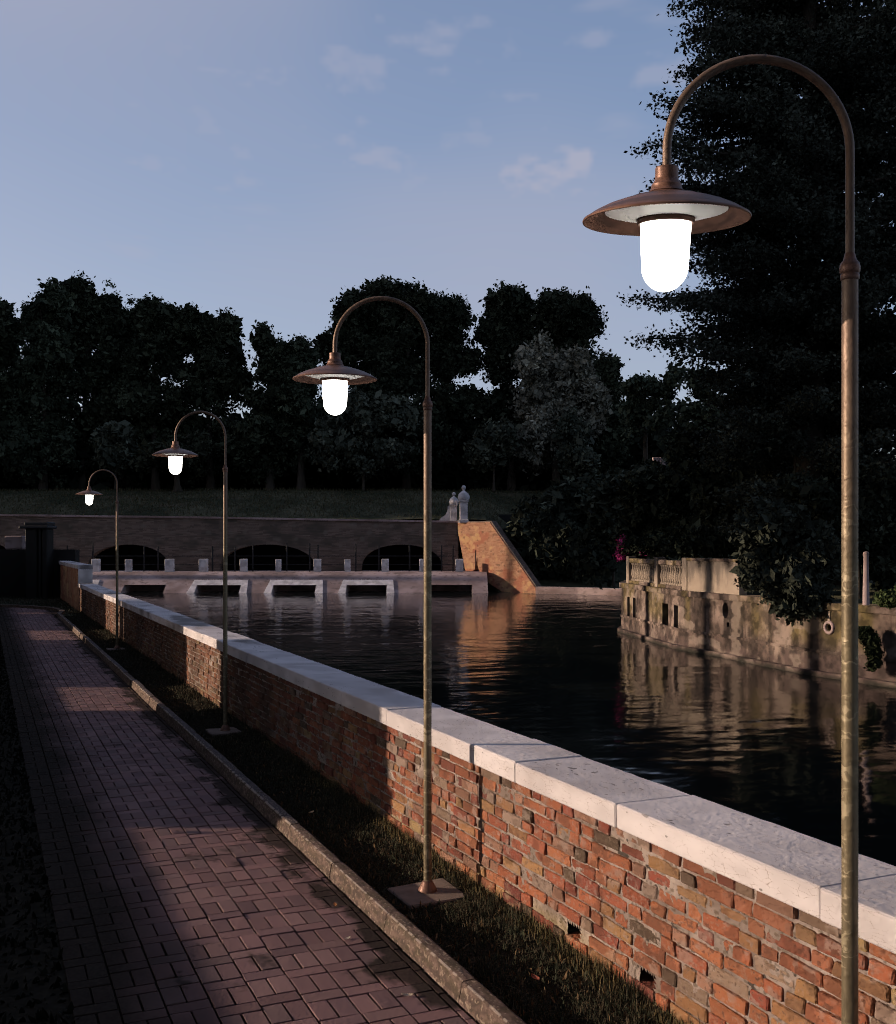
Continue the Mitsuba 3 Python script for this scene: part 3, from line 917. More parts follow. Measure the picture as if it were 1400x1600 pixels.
# brick wing wall
A, B = np.array([0.62, 79.0]), np.array([6.3, 73.3])
L = np.linalg.norm(B - A)
u = (B - A) / L
nrm = np.array([u[1], -u[0]])
nrm = nrm if nrm[1] > 0 else -nrm                     # away from the camera
poly = sg.Polygon([(0.0, 3.72), (0.42 * L, 3.72), (0.43 * L, 3.65), (1.0 * L, -1.25), (1.0 * L, -2.2), (0.577 * L, -2.2), (0.577 * L, -1.3), (0.42 * L, -0.75), (0.30 * L, 0.0), (0.272 * L, 0.6), (0.27 * L, 1.2), (0.235 * L, 0.25), (0.20 * L, 0.12), (0.115 * L, 0.16)])
tag('wing_wall', 'sunlit orange brick wing wall with a steeply sloping top beside the weir', 'wall')


def along(mesh2):
    """(s, w, z) along the wing wall to world."""
    v = mesh2.vertices
    p = A + v[:, :1] * u + v[:, 1:2] * nrm
    return local(trimesh.Trimesh(np.stack([p[:, 0], p[:, 1], v[:, 2]], -1), mesh2.faces, process=False))


wm = along(stand(poly, 0, 0.55))
wm.fix_normals()
put('wing_wall__brickwork', wm, 'mat_wing')
cap_poly = sg.LineString([(-0.03, 3.76), (0.43 * L, 3.76), (1.0 * L + 0.05, -1.22)]).buffer(0.05, cap_style='flat', join_style='mitre')
cm = along(stand(cap_poly, 0.06, 0.62))
cm.fix_normals()
put('wing_wall__coping', cm, 'mat_oldbrick')

# pair of domed stone finials
for px, dd, sc, lab in ((709, 79.6, 0.84, 'pale domed stone finial with a scrolled foot, above the wing wall'), (724.5, 78.6, 1.0, 'taller right-hand domed stone finial of the pale pair above the wing wall')):
    key = num('stone_finial')
    tag(key, lab, 'finial')
    c = rr(px, dd)
    base = trimesh.transformations.translation_matrix(list(W(c, dd, 3.7)))
    Rz = base @ ROT
    s = sc
    put(f'{key}__pillar', moved(join([cbox((-0.36 * s, -0.36 * s, 0), (0.36 * s, 0.36 * s, 0.25 * s), 0.03), cbox((-0.29 * s, -0.29 * s, 0.25 * s), (0.29 * s, 0.29 * s, 1.55 * s), 0.03), cbox((-0.36 * s, -0.36 * s, 1.55 * s), (0.36 * s, 0.36 * s, 1.72 * s), 0.03)]), Rz), 'mat_pale')
    put(f'{key}__dome', moved(lathe([(0.0, 1.72 * s), (0.40 * s, 1.72 * s), (0.44 * s, 1.85 * s), (0.42 * s, 2.02 * s), (0.33 * s, 2.2 * s), (0.18 * s, 2.32 * s), (0.08 * s, 2.40 * s), (0.07 * s, 2.5 * s)], 24), Rz), 'mat_pale', 40)
    b = trimesh.creation.icosphere(subdivisions=2, radius=0.17 * s)
    b.apply_translation([0, 0, 2.62 * s])
    put(f'{key}__ball', moved(b, Rz), 'mat_pale', True)
    if sc < 0.9:
        t = np.linspace(0, 1, 14)
        sp = sg.Polygon([(-0.25, 0), (-1.15, 0), (-1.15, 0.12), (-0.95, 0.42), (-0.62, 0.62), (-0.48, 0.95), (-0.44, 1.3), (-0.25, 1.35)])
        put(f'{key}__scroll', moved(stand(sp, -0.14, 0.14), Rz), 'mat_pale')

# low stone bank on the far right waterline
lb = sg.LineString([(6.2, 73.4), (9, 72.2), (12.2, 70), (16, 66), (20, 60), (24, 52)])
lbm = extrude(lb.buffer(0.35, cap_style='flat'), -2.2, -0.84)
put('low_bank_wall', local(lbm), 'mat_weir')
tag('low_bank_wall', 'low stone edging at the waterline right of the orange wing wall', 'wall')

# gate pillar and dark wall at the end of the path
gp = W(-0.3867 * 41, 41, 0)
Rg = trimesh.transformations.translation_matrix([gp[0], gp[1], 0]) @ ROT
tag('gate_pillar', 'tall dark gate pillar with a flat overhanging cap beyond the end of the path', 'pillar')
put('gate_pillar__shaft', moved(join([cbox((-0.42, -0.35, 0), (0.0, 0.35, 2.72), 0.03), cbox((0.06, -0.3, 0), (0.16, 0.3, 2.72), 0.02), cbox((0.22, -0.35, 0), (0.42, 0.35, 2.72), 0.03)]), Rg), 'mat_dark')
put('gate_pillar__cap', moved(join([cbox((-0.62, -0.5, 2.722), (0.5, 0.5, 2.84), 0.03), cbox((-0.45, -0.42, 2.842), (0.46, 0.42, 2.98), 0.03)]), Rg), 'mat_iron')
dw = extrude(sg.LineString([(-40, 42.4), (-15.0, 41.6), (-14.6, 41.6)]).buffer(0.25, cap_style='flat'), -0.5, 1.92)
put('dark_wall', local(dw), 'mat_dark')
tag('dark_wall', 'dark low wall left of the gate pillar beyond the path', 'wall')
put('wall_block', local(cbox((rr(15, 42), 41.5, 1.925), (rr(42, 42), 42.2, 2.45), 0.04)), 'mat_weir')
tag('wall_block', 'pale stone block on top of the dark wall left of the gate pillar', 'stone block')

# ------------------------------------------------------------------ right bank: quay wall and terrace
QP = [(10.0, 50.0), (7.6, 44.5), (6.78, 41.3), (7.55, 34.5), (8.38, 32.0), (9.45, 28.0), (10.7, 25.2), (13.5, 20.0), (17, 14), (24, 4)]
q = sg.LineString(QP)
land = sg.Polygon(QP + [(90, 4), (90, 78), (24, 55), (15, 55)])
sheet('right_bank', land.buffer(-0.3), -2.2, 0.60, 'mat_bank', True)


def strip(o0, o1, z0, z1, pts=QP):
    """Wall piece that follows the bank line from o0 to o1 metres outside of it (negative: behind)."""
    l = sg.LineString(pts)
    a = l.offset_curve(-o0) if abs(o0) > 1e-6 else l
    b = l.offset_curve(-o1)
    return extrude(sg.Polygon(list(a.coords) + list(b.coords)[::-1]), z0, z1)


SGN = -1 if sg.LineString(QP).offset_curve(0.3).distance(sg.Point(4, 34)) < sg.LineString(QP).distance(sg.Point(4, 34)) else 1


def band(out0, out1, z0, z1, pts=QP):
    return strip(out0 * SGN, out1 * SGN, z0, z1, pts)


qw = band(-0.45, 0.0, -2.2, 0.44)
qw.fix_normals()
cuts = []


def on_line(dist):
    a, b = q.interpolate(dist), q.interpolate(dist + 0.05)
    t = np.array([b.x - a.x, b.y - a.y])
    t /= np.linalg.norm(t)
    return np.array([a.x, a.y]), t


S2 = q.project(sg.Point(6.78, 41.3))
S3 = q.project(sg.Point(7.55, 34.5))
S4 = q.project(sg.Point(8.38, 32.0))
S5 = q.project(sg.Point(9.45, 28.0))


def frame(dist, out=0.0):
    """Matrix: x along the wall (to the near end), y into the wall, z up, in world space."""
    p, t = on_line(dist)
    inw = np.array([-t[1], t[0]])
    inw = inw if inw[0] > 0 else -inw
    m = np.eye(4)
    m[:2, 0], m[:2, 1], m[:2, 3] = t, inw, p - inw * out
    return m


WIN = [(S2 + 0.145 * 6.84, 0.36), (S2 + 0.258 * 6.84, 0.36), (S2 + 0.79 * 6.84, 0.62), (S2 + 0.955 * 6.84, 0.40)]
for dist, w in WIN:
    bx_ = trimesh.creation.box(extents=(w, 1.2, 0.82))
    bx_.apply_translation([0, 0.3, -0.30])
    cuts.append(moved(bx_, frame(dist)))
oc = trimesh.creation.cylinder(radius=0.17, height=0.5, transform=trimesh.transformations.rotation_matrix(math.pi / 2, [1, 0, 0]))
oc.apply_transform(np.diag([1, 1, 1.45, 1]))
oc.apply_translation([0, 0.1, 0.12])
cuts.append(moved(oc, frame(S4 + 0.05)))
oc2 = trimesh.creation.cylinder(radius=0.08, height=0.4, transform=trimesh.transformations.rotation_matrix(math.pi / 2, [1, 0, 0]))
oc2.apply_translation([0, 0.1, -0.30])
cuts.append(moved(oc2, frame(S4 + 0.2)))
ring_at = S5 + 0.9
oc3 = oc2.copy()
oc3.apply_translation([0, 0, 0.28])
cuts.append(moved(oc3, frame(ring_at)))
qw = trimesh.boolean.difference([qw] + cuts, engine='manifold')
tag('quay_wall', 'weathered plaster quay wall of the terrace across the river, streaked and stained', 'wall')
put('quay_wall__plaster', local(qw), 'mat_plaster')
for dist, w in WIN:
    bx_ = trimesh.creation.box(extents=(w + 0.1, 0.03, 0.95))
    bx_.apply_translation([0, 0.36, -0.30])
    put('quay_wall__window', local(moved(bx_, frame(dist))), 'mat_dark')
cop_m = band(-0.55, 0.09, 0.442, 0.62)
put('quay_wall__ledge', local(cop_m), 'mat_plaster')
put('quay_wall__string_course', local(band(0.002, 0.05, -0.70, -0.62)), 'mat_plaster')
put('quay_wall__footing', local(band(0.002, 0.16, -2.2, -1.17)), 'mat_plaster')
t_ = np.linspace(0, 2 * np.pi, 25)
ringm = tube([(0.14 * math.cos(a), -0.01, -0.02 + 0.14 * math.sin(a)) for a in t_], 0.046, 8, False)
put('quay_wall__drain_ring', local(moved(ringm, frame(ring_at))), 'mat_weir', True)
put('quay_wall__drain_neck', local(moved(cbox((-0.04, -0.03, 0.12), (0.04, 0.02, 0.40), 0.01), frame(ring_at))), 'mat_panel')
# terrace parapet
tag('terrace_balustrade', 'stone balustrade with small balusters on the terrace corner above the quay wall', 'balustrade')


def on_top(name, dist0, dist1, z0, z1, w0, w1, mat, thing='terrace_balustrade', b=0.015):
    mid = (dist0 + dist1) / 2
    m = cbox((-(dist1 - dist0) / 2, w0, z0), ((dist1 - dist0) / 2, w1, z1), b)
    put(f'{thing}__{name}', local(moved(m, frame(mid))), mat)


for a in (S2 + 0.75, S2 + 4.3):
    on_top('pilaster', a - 0.16, a + 0.16, 0.622, 1.66, 0.02, 0.34, 'mat_panel')
on_top('pilaster', S3 + 0.12, S3 + 0.42, 0.622, 1.68, 0.02, 0.34, 'mat_panel')
for a, b in ((S2 + 0.91, S2 + 4.14), (S2 + 4.46, S3 - 0.02)):
    on_top('rail', a, b, 1.42, 1.58, 0.05, 0.31, 'mat_plaster')
    on_top('plinth', a, b, 0.622, 0.74, 0.05, 0.31, 'mat_plaster')
    nb = int((b - a) / 0.22)
    for k in range(nb):
        c = a + (k + 0.5) * (b - a) / nb
        bal = lathe([(0.0, 0.741), (0.075, 0.741), (0.075, 0.79), (0.045, 0.83), (0.075, 0.98), (0.07, 1.08), (0.04, 1.24), (0.045, 1.32), (0.07, 1.36), (0.07, 1.419), (0.0, 1.419)], 10)
        bal.apply_translation([0, 0.18, 0])
        put('terrace_balustrade__baluster', local(moved(bal, frame(c))), 'mat_panel', 50)
tag('terrace_parapet', 'solid pale parapet panel with dark drip stains right of the balustrade', 'parapet')
pp = [tuple(q.interpolate(t).coords[0]) for t in np.linspace(S3 + 0.45, S4 + 0.187 * 4.14, 9)]
put('terrace_parapet__panel', local(band(-0.30, -0.04, 0.622, 1.60, pp)), 'mat_panel')
put('terrace_parapet__cap', local(band(-0.36, 0.02, 1.602, 1.68, pp)), 'mat_plaster')
sp = W((1346 - 700) / 1650 * 25.9, 25.9, 0)
k = put('slim_post', moved(lathe([(0, 0.6), (0.085, 0.6), (0.075, 1.1), (0.065, 1.8), (0.075, 1.86), (0.07, 1.93), (0, 1.95)], 12), trimesh.transformations.translation_matrix([sp[0] + 0.25, sp[1] + 0.1, 0])), 'mat_weir', 40)
tag(k, 'slim pale stone post on the quay wall beside the near lamp post', 'post')


# ------------------------------------------------------------------ vegetation
def leaf_cloud(pos, size, cols, g, flat=0.0, stretch=1.6):
    n = len(pos)
    a = g.normal(size=(n, 3))
    a[:, 2] *= (1 - flat)
    a /= np.linalg.norm(a, axis=1, keepdims=True)
    b = np.cross(a, g.normal(size=(n, 3)))
    b /= np.linalg.norm(b, axis=1, keepdims=True)
    s = (size * g.uniform(0.6, 1.35, n))[:, None]
    a, b = a * s * stretch * 0.5, b * s * 0.5
    v = np.stack([pos - a, pos + b * 0.9 - a * 0.1, pos + a, pos - b * 0.9 - a * 0.1], 1).reshape(-1, 3)
    o = (np.arange(n) * 4)[:, None, None]
    f = (np.array([[0, 1, 2], [0, 2, 3]])[None] + o).reshape(-1, 3)
    return v, f, np.repeat(cols, 4, 0)


def crown(blobs, clumps, per, cr, leaf, base, g, vary=0.35, inner=0.35):
    """blobs: rows of centre, radii. Leaf clumps through the outer part of every blob, coarser leaves inside."""
    bl = np.array(blobs, float)
    w = np.maximum(bl[:, 3] * bl[:, 5], 1.1)
    bi = g.choice(len(bl), clumps, p=w / w.sum())
    u = g.normal(size=(clumps, 3))
    u /= np.linalg.norm(u, axis=1, keepdims=True)
    rad = np.where(g.random(clumps) < inner, g.random(clumps) ** 0.5 * 0.8, g.uniform(0.78, 1.04, clumps))
    c = bl[bi, :3] + u * bl[bi, 3:] * rad[:, None]
    c += (meshkit.fbm(c[:, None] * 0.35 + np.array([[0, 0, 0], [9, 3, 1], [4, 8, 2.]]), 2) - 0.5) * cr * 3
    k = per
    p = np.repeat(c, k, 0) + g.normal(size=(clumps * k, 3)) * np.array([1, 1, 0.75]) * cr * 0.55
    tone = np.repeat(np.exp(g.normal(0, vary, clumps)), k)[:, None] * g.uniform(0.75, 1.25, (clumps * k, 1))
    size = np.where(np.repeat(rad, k) < 0.75, leaf * 2.2, leaf)
    n = len(p)
    return leaf_cloud(p, size, np.array(base) * tone, g)


def trunk_mesh(foot, top, r, g, limbs=5, spread=2.0):
    foot, top = np.array(foot, float), np.array(top, float)
    t = np.linspace(0, 1, 9)[:, None]
    pts = foot * (1 - t) + top * t + np.sin(t * 5 + g.uniform(0, 6)) * 0.12 * r * 4 * np.array([1, 0.6, 0])
    ms = [tube(pts, r * (1 - 0.75 * t[:, 0]) * (1 + 0.5 * np.exp(-t[:, 0] * 20)), 9)]
    for k in range(limbs):
        s = g.uniform(0.3, 0.85)
        p0 = foot * (1 - s) + top * s
        az = g.uniform(0, 2 * np.pi)
        e = p0 + np.array([math.cos(az) * spread, math.sin(az) * spread, spread * g.uniform(0.5, 1.2)])
        mid = (p0 + e) / 2 + np.array([0, 0, 0.15 * spread])
        ms.append(tube([p0, mid, e], [r * 0.4, r * 0.25, r * 0.08], 6))
    return join(ms)


def plant(name, label, cat, d, ell, foot_z, base, clumps=260, per=40, cr=0.8, leaf=0.30, seed=0, group=None, trunk=0.3, depth=None, inner=0.35, foot=None):
    """ell: crown lobes as seen (centre x, centre y, half width, half height in the photograph) at distance d."""
    g = np.random.default_rng(1000 + seed)
    key = num(name)
    tag(key, label, cat, group)
    bl = []
    for px, py, rx, ry in ell:
        c = spot(px, py + (9 if d >= 95 and px < 400 else 0), d)
        ax, az = rx * d / 1650, ry * d / 1650
        dep = depth or max(0.75 * ax, 1.0)
        c = c + np.append(FW, 0) * g.uniform(-0.4, 0.4) * dep
        bl.append([*c, max(ax, 0.9 * dep * 0), max(dep, ax), az])
    bl = np.array(bl)
    bl[:, 4] = bl[:, 3]
    if not depth:                                # uneven outline: smaller lobes over every big one
        more = []
        for b in bl:
            for _ in range(16 if name == 'poplar_tree' else 11):
                u = g.normal(size=3)
                u[2] = abs(u[2]) * 0.9 + 0.1 * u[2]
                u /= np.linalg.norm(u)
                k = g.uniform(0.16, 0.36)
                tall_ = g.uniform(1.6, 2.8) if name == 'poplar_tree' else g.uniform(0.9, 1.7)
                slim = 0.6 if name == 'poplar_tree' else 1.0
                more.append([*(b[:3] + u * b[3:] * (g.uniform(0.6, 0.88) if name == 'round_tree' else g.uniform(0.72, 1.0))), b[3] * k * slim, b[4] * k * slim, b[5] * k * tall_])
            b[3:] *= 0.93
        if name == 'poplar_tree' or 'left group' in label:                 # feathery upright tips
            for b in bl[:4]:
                for _ in range(5):
                    ux = g.uniform(-0.9, 0.9)
                    zt = b[2] + b[5] * math.sqrt(1 - ux * ux) * 0.95
                    c_ = b[:3] + np.append(RT * ux * b[3], 0)
                    k = g.uniform(0.28, 0.55)
                    more.append([c_[0], c_[1], zt, k, k, k * g.uniform(1.8, 3.2)])
        bl = np.vstack([bl, more])
    v, f, c = crown(bl, clumps, per, cr, leaf, base, g, inner=inner)
    put(f'{key}__crown', trimesh.Trimesh(v, f, process=False), 'mat_leaf', color=c)
    if trunk:
        ctr = bl[:, :3].mean(0)
        top = np.array([ctr[0], ctr[1], bl[:, 2].max()])
        ft = np.array([ctr[0], ctr[1], foot_z]) if foot is None else np.array(foot)
        put(f'{key}__trunk', trunk_mesh(ft, top, trunk, g, 5, 0.5 * bl[:, 3].max()), 'mat_bark', 40)
    return key


DK = (0.030, 0.036, 0.022)
MD = (0.040, 0.050, 0.032)
PL = (0.085, 0.092, 0.066)
FT = 6.8
far = [
    ('broad_tree', 'dark tree cut off by the left edge of the picture', 97, [(-15, 520, 48, 52), (-30, 600, 70, 90), (-20, 690, 70, 70), (8, 505, 26, 36)], DK),
    ('poplar_tree', 'tall tree with a spiky top, second from the left edge in the far row', 96, [(60, 505, 16, 40), (85, 485, 15, 40), (70, 558, 38, 56), (60, 630, 60, 80), (60, 700, 60, 55)], MD),
    ('poplar_tree', 'tallest spiky tree of the left group with its tip just under the skyline sky', 99, [(112, 492, 14, 40), (134, 482, 13, 40), (152, 512, 14, 38), (130, 560, 42, 56), (130, 640, 60, 90)], DK),
    ('poplar_tree', 'narrow dark tree with two small points right of the tallest spiky tree', 100, [(174, 502, 12, 38), (205, 515, 11, 34), (190, 572, 30, 58), (190, 660, 50, 85)], DK),
    ('broad_tree', 'broad dark tree with a ragged top in the left group', 97, [(238, 500, 13, 36), (262, 512, 12, 30), (250, 572, 42, 54), (235, 650, 60, 85)], DK),
    ('broad_tree', 'dark tree with twiggy right edge, last of the left group', 96, [(295, 520, 12, 34), (322, 535, 18, 34), (354, 530, 10, 38), (330, 580, 36, 42), (318, 650, 62, 80), (300, 700, 60, 50), (368, 590, 14, 36)], DK),
    ('small_tree', 'low dark tree left of the big round-topped tree', 94, [(425, 570, 30, 40), (430, 640, 46, 70), (410, 700, 50, 50)], DK),
    ('small_tree', 'low greyish tree touching the left flank of the big round-topped tree', 93, [(470, 585, 24, 44), (474, 660, 38, 80)], MD),
    ('round_tree', 'big dark tree with a round domed top behind the second lamp', 98, [(560, 502, 42, 44), (600, 482, 42, 44), (648, 484, 42, 46), (696, 508, 34, 46), (620, 560, 116, 80), (530, 550, 34, 60), (715, 580, 24, 50), (735, 650, 28, 44), (620, 670, 112, 90)], (0.024, 0.029, 0.018)),
    ('round_tree', 'tall dark tree right of the big domed tree, left of a pair', 99, [(795, 492, 32, 46), (830, 550, 40, 70), (775, 540, 30, 60), (795, 570, 48, 80), (790, 680, 50, 80)], (0.022, 0.027, 0.017)),
    ('round_tree', 'tall dark domed tree with a smooth right edge, right of the pair', 98, [(876, 502, 44, 46), (895, 520, 42, 48), (885, 590, 54, 80), (890, 690, 58, 75)], (0.022, 0.027, 0.017)),
    ('willow_tree', 'pale grey-green drooping tree in front of the dark domed pair', 92, [(845, 575, 28, 44), (840, 640, 34, 60), (885, 600, 34, 52), (900, 660, 34, 70), (850, 690, 44, 50)], (0.155, 0.152, 0.118)),
    ('small_tree', 'dark narrow tree at the right flank of the domed pair', 94, [(950, 600, 20, 36), (955, 660, 26, 60), (940, 710, 40, 40)], DK),
    ('loose_tree', 'loose small tree with sky showing through, left of the conifer foot', 80, [(1005, 610, 30, 26), (990, 650, 22, 40), (1030, 640, 36, 40)], MD),
    ('loose_tree', 'feathery tree under the low boughs of the great conifer', 76, [(1075, 600, 38, 30), (1115, 625, 46, 36), (1080, 660, 60, 40), (1150, 650, 50, 40)], MD),
]
for i, (name, lab, d, ell, base) in enumerate(far):
    area = sum(e[2] * e[3] for e in ell)
    loose = name == 'loose_tree'
    plant(name, lab, 'tree', d, ell, FT if d > 85 else 2.5, base, clumps=int((110 if loose else 220) + area / (60 if loose else 17)), per=31, cr=0.62 if d > 85 else 0.5, leaf=0.215 if d > 85 else 0.16, seed=i, trunk=0.32)
shr = [
    ('pale_shrub', 'pale leafy young tree on the embankment behind the second lamp', 90.5, [(560, 670, 30, 40), (610, 665, 34, 40), (585, 710, 60, 36), (520, 700, 24, 50)], (0.062, 0.07, 0.052)),
    ('pale_shrub', 'small pale bush left of the third lamp', 91, [(182, 690, 24, 26), (175, 715, 18, 24)], (0.06, 0.068, 0.05)),
    ('pale_shrub', 'pale young tree at the foot of the dark domed pair', 90, [(775, 690, 28, 30), (760, 720, 26, 26)], (0.055, 0.062, 0.045)),
    ('pale_shrub', 'pointed pale young tree below the drooping grey-green tree', 89, [(898, 690, 18, 38), (895, 730, 22, 30)], (0.06, 0.07, 0.052)),
    ('verge_tree', 'small dark tree with a short stout trunk behind the third lamp', 90.0, [(268, 715, 44, 26), (300, 700, 30, 26)], (0.03, 0.034, 0.022)),
]
for i, (name, lab, d, ell, base) in enumerate(shr):
    area = sum(e[2] * e[3] for e in ell)
    plant(name, lab, 'tree', d, ell, 6.6, base, clumps=int(70 + area / 24), per=34, cr=0.6, leaf=0.24, seed=50 + i, trunk=0.28 if name == 'verge_tree' else 0.10)
# dark undergrowth below the far trees
g = np.random.default_rng(77)
n = 5200
pr_, pd_ = g.uniform(-62, 34, n), g.uniform(99, 108, n)
pz = 6.8 + 6.5 * g.random(n) ** 0.9
pos = np.stack([pd_ * FW[0] + pr_ * RT[0], pd_ * FW[1] + pr_ * RT[1], pz], -1)
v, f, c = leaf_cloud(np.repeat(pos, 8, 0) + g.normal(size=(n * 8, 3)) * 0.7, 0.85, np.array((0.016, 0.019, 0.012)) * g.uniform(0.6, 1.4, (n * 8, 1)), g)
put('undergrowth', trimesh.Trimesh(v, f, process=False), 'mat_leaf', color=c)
tag('undergrowth', 'black undergrowth filling the gaps below the far row of trees', 'undergrowth', kind='stuff')

# bushes of the right bank
bsh = [
    ('bank_bush', 'wide dark bush on the far bank right of the wing wall, down to the water', 77, [(880, 830, 60, 50), (850, 875, 40, 40), (920, 790, 60, 40), (900, 880, 60, 34), (830, 830, 30, 34)], (0.030, 0.036, 0.026), 0.28, 0.5, -0.6),
    ('bank_bush', 'dark bush between the far bank and the terrace corner', 66, [(965, 830, 34, 60), (940, 870, 40, 46), (980, 780, 30, 40)], (0.026, 0.031, 0.022), 0.28, 0.5, -0.6),
    ('terrace_bush', 'dense dark bush rising over the terrace balustrade', 41.5, [(1030, 800, 46, 52), (1065, 770, 56, 56), (1100, 810, 60, 50), (1020, 760, 30, 40), (1000, 825, 30, 44), (1045, 845, 52, 26), (985, 790, 22, 40), (1030, 862, 50, 17), (1005, 860, 26, 16)], (0.034, 0.041, 0.028), 0.12, 0.28, 0.6),
    ('terrace_bush', 'dark bush behind the pale parapet panel, left of the hanging foliage', 36.5, [(1130, 770, 60, 70), (1150, 820, 50, 50), (1110, 720, 60, 40), (1180, 740, 50, 60), (1110, 858, 54, 22)], (0.03, 0.037, 0.025), 0.12, 0.28, 0.6),
    ('hanging_bush', 'thick dark foliage hanging down over the quay wall to the right of the parapet', 28.3, [(1215, 905, 44, 44), (1245, 935, 36, 36), (1215, 870, 46, 56), (1230, 915, 42, 38), (1245, 945, 26, 28), (1270, 880, 34, 50), (1200, 830, 40, 40)], (0.036, 0.042, 0.032), 0.10, 0.22, 0.6),
    ('garden_bush', 'dark garden bush behind the near lamp post on the right', 29.5, [(1330, 850, 60, 60), (1390, 900, 40, 40), (1300, 800, 60, 60), (1390, 800, 60, 60)], (0.024, 0.029, 0.02), 0.11, 0.25, 0.6),
    ('garden_bush', 'small leafy plant on top of the quay wall at the right edge', 24.5, [(1388, 935, 15, 9), (1408, 930, 14, 13)], (0.04, 0.055, 0.022), 0.06, 0.10, 0.6),
    ('wall_fern', 'dark tuft of plants growing out of the quay wall behind the near lamp', 25.4, [(1358, 1000, 9, 15), (1362, 1022, 8, 26), (1350, 990, 8, 9)], (0.014, 0.019, 0.009), 0.05, 0.08, 0.0),
]
for i, (name, lab, d, ell, base, leaf, cr, fz) in enumerate(bsh):
    area = sum(e[2] * e[3] for e in ell)
    small = d < 26
    plant(name, lab, 'bush', d, ell, fz, base, clumps=int((60 + area / 4) if small else (160 + area / 14)), per=30, cr=cr, leaf=leaf, seed=80 + i, trunk=0 if small else 0.08, depth=0.25 if small else None)
# flowers on the terrace corner
g = np.random.default_rng(91)
c0 = [spot(968, 858, 41.3), spot(972, 848, 41.2), spot(1001, 858, 41.0), spot(969, 870, 41.3)]
pos = np.vstack([c + g.normal(size=(90 if i != 2 else 30, 3)) * np.array([0.10, 0.10, 0.14]) for i, c in enumerate(c0)])
v, f, c = leaf_cloud(pos, 0.10, np.array((0.62, 0.07, 0.28)) * g.uniform(0.6, 1.2, (len(pos), 1)), g, stretch=1.0)
tag('flower_plant', 'trailing plant with magenta flowers on the corner of the terrace balustrade', 'flowers')
put('flower_plant__blossom', trimesh.Trimesh(v, f, process=False), 'mat_leaf', color=c)
pos = np.vstack([spot(982, 853, 41.2) + g.normal(size=(420, 3)) * np.array([0.26, 0.2, 0.22])])
v, f, c = leaf_cloud(pos, 0.10, np.array((0.03, 0.036, 0.024)) * g.uniform(0.6, 1.4, (len(pos), 1)), g)
put('flower_plant__foliage', trimesh.Trimesh(v, f, process=False), 'mat_leaf', color=c)
# pale paired posts far behind the terrace
for px in (1024, 1035):
    c = spot(px, 729, 52)
    k = put('pale_post', moved(cbox((-0.14, -0.14, 0), (0.14, 0.14, 6.4), 0.02), trimesh.transformations.translation_matrix([c[0], c[1], 0.0]) @ ROT), 'mat_weir')
    tag(k, ('left' if px < 1030 else 'right') + ' one of two pale upright posts showing above the terrace bush', 'post', 'paired pale posts above the terrace bush')


# great conifer: layered boughs with leafy sprays
def conifer(key, foot, height, length, base, seed, nb, leaf, per, trunk_r, az0=None, start=2.0, droop=0.12, tips=()):
    g = np.random.default_rng(seed)
    foot = np.array(foot, float)
    P, TN, ms = [], [], []
    for k in range(nb + len(tips)):
        if k < nb:
            z = start + (height - start) * ((k + g.random()) / nb)
            az = g.uniform(0, 2 * np.pi)
            Lb = length(z) * g.uniform(0.72, 1.02)
        else:
            z, az, Lb = tips[k - nb]
        dirv = np.array([math.cos(az), math.sin(az), 0])
        t = np.linspace(0, 1, 12)
        rise = (0.10 * t - droop * 2.2 * t ** 2 + 0.18 * np.clip(t - 0.65, 0, 1) * 2.2) * Lb
        pts = foot + np.array([0, 0, z]) + dirv * (t * Lb)[:, None] + np.array([0, 0, 1.0]) * rise[:, None]
        ms.append(tube(pts, np.interp(t, [0, 1], [0.09, 0.012]) * (Lb / 6 + 0.3), 5))
        ns = int(10 + Lb * 5)
        side = np.array([-dirv[1], dirv[0], 0])
        for s in range(ns):
            q_ = 0.22 + 0.78 * (s + g.random()) / ns
            p = np.array([np.interp(q_, t, pts[:, a]) for a in range(3)])
            wid = 0.26 * Lb * (1.0 - q_) ** 0.8 + 0.10
            m_ = g.uniform(-1, 1) * wid
            ctr = p + side * m_ - np.array([0, 0, 0.20 * abs(m_)]) - dirv * abs(m_) * 0.5
            kk = per
            off = np.clip(g.normal(size=(kk, 1)), -1.5, 1.5) * (dirv * 0.26 + side * np.sign(m_) * 0.16) + g.normal(size=(kk, 3)) * np.array([0.11, 0.11, 0.13])
            P.append(ctr + off)
            TN.append(np.full(kk, math.exp(g.normal(0, 0.35))))
    pos = np.vstack(P)
    tn = np.concatenate(TN)[:, None] * g.uniform(0.7, 1.3, (len(pos), 1))
    v, f, c = leaf_cloud(pos, leaf, np.array(base) * tn, g, 0.3, 1.5)
    put(f'{key}__crown', trimesh.Trimesh(v, f, process=False), 'mat_leaf', color=c)
    zt = np.linspace(0, height, 12)
    put(f'{key}__trunk', tube([foot + np.array([0.1 * math.sin(z), 0, z]) for z in zt], np.interp(zt, [0, height], [trunk_r, 0.08]), 12), 'mat_bark', 40)
    put(f'{key}__limbs', join(ms), 'mat_bark', 40)


AZL = math.atan2(-RT[1], -RT[0])                       # azimuth of picture-left
key = num('great_conifer')
tag(key, 'huge dark conifer with layered boughs filling the upper right of the picture', 'tree')
D1 = 31.0
foot = W(11.0, D1 + 1.0, 0.6)


def reach(px, py, zlift=0.0):
    """(height on the trunk, azimuth, length) of a bough whose tip shows at px, py."""
    z = EYE - (py - 850) * D1 / 1650 - 0.6
    L_ = 11.0 - (px - 700) / 1650 * D1
    return (z + L_ * (0.12 * 2.2 - 0.10 - 0.18 * 0.35 * 2.2), AZL, L_)


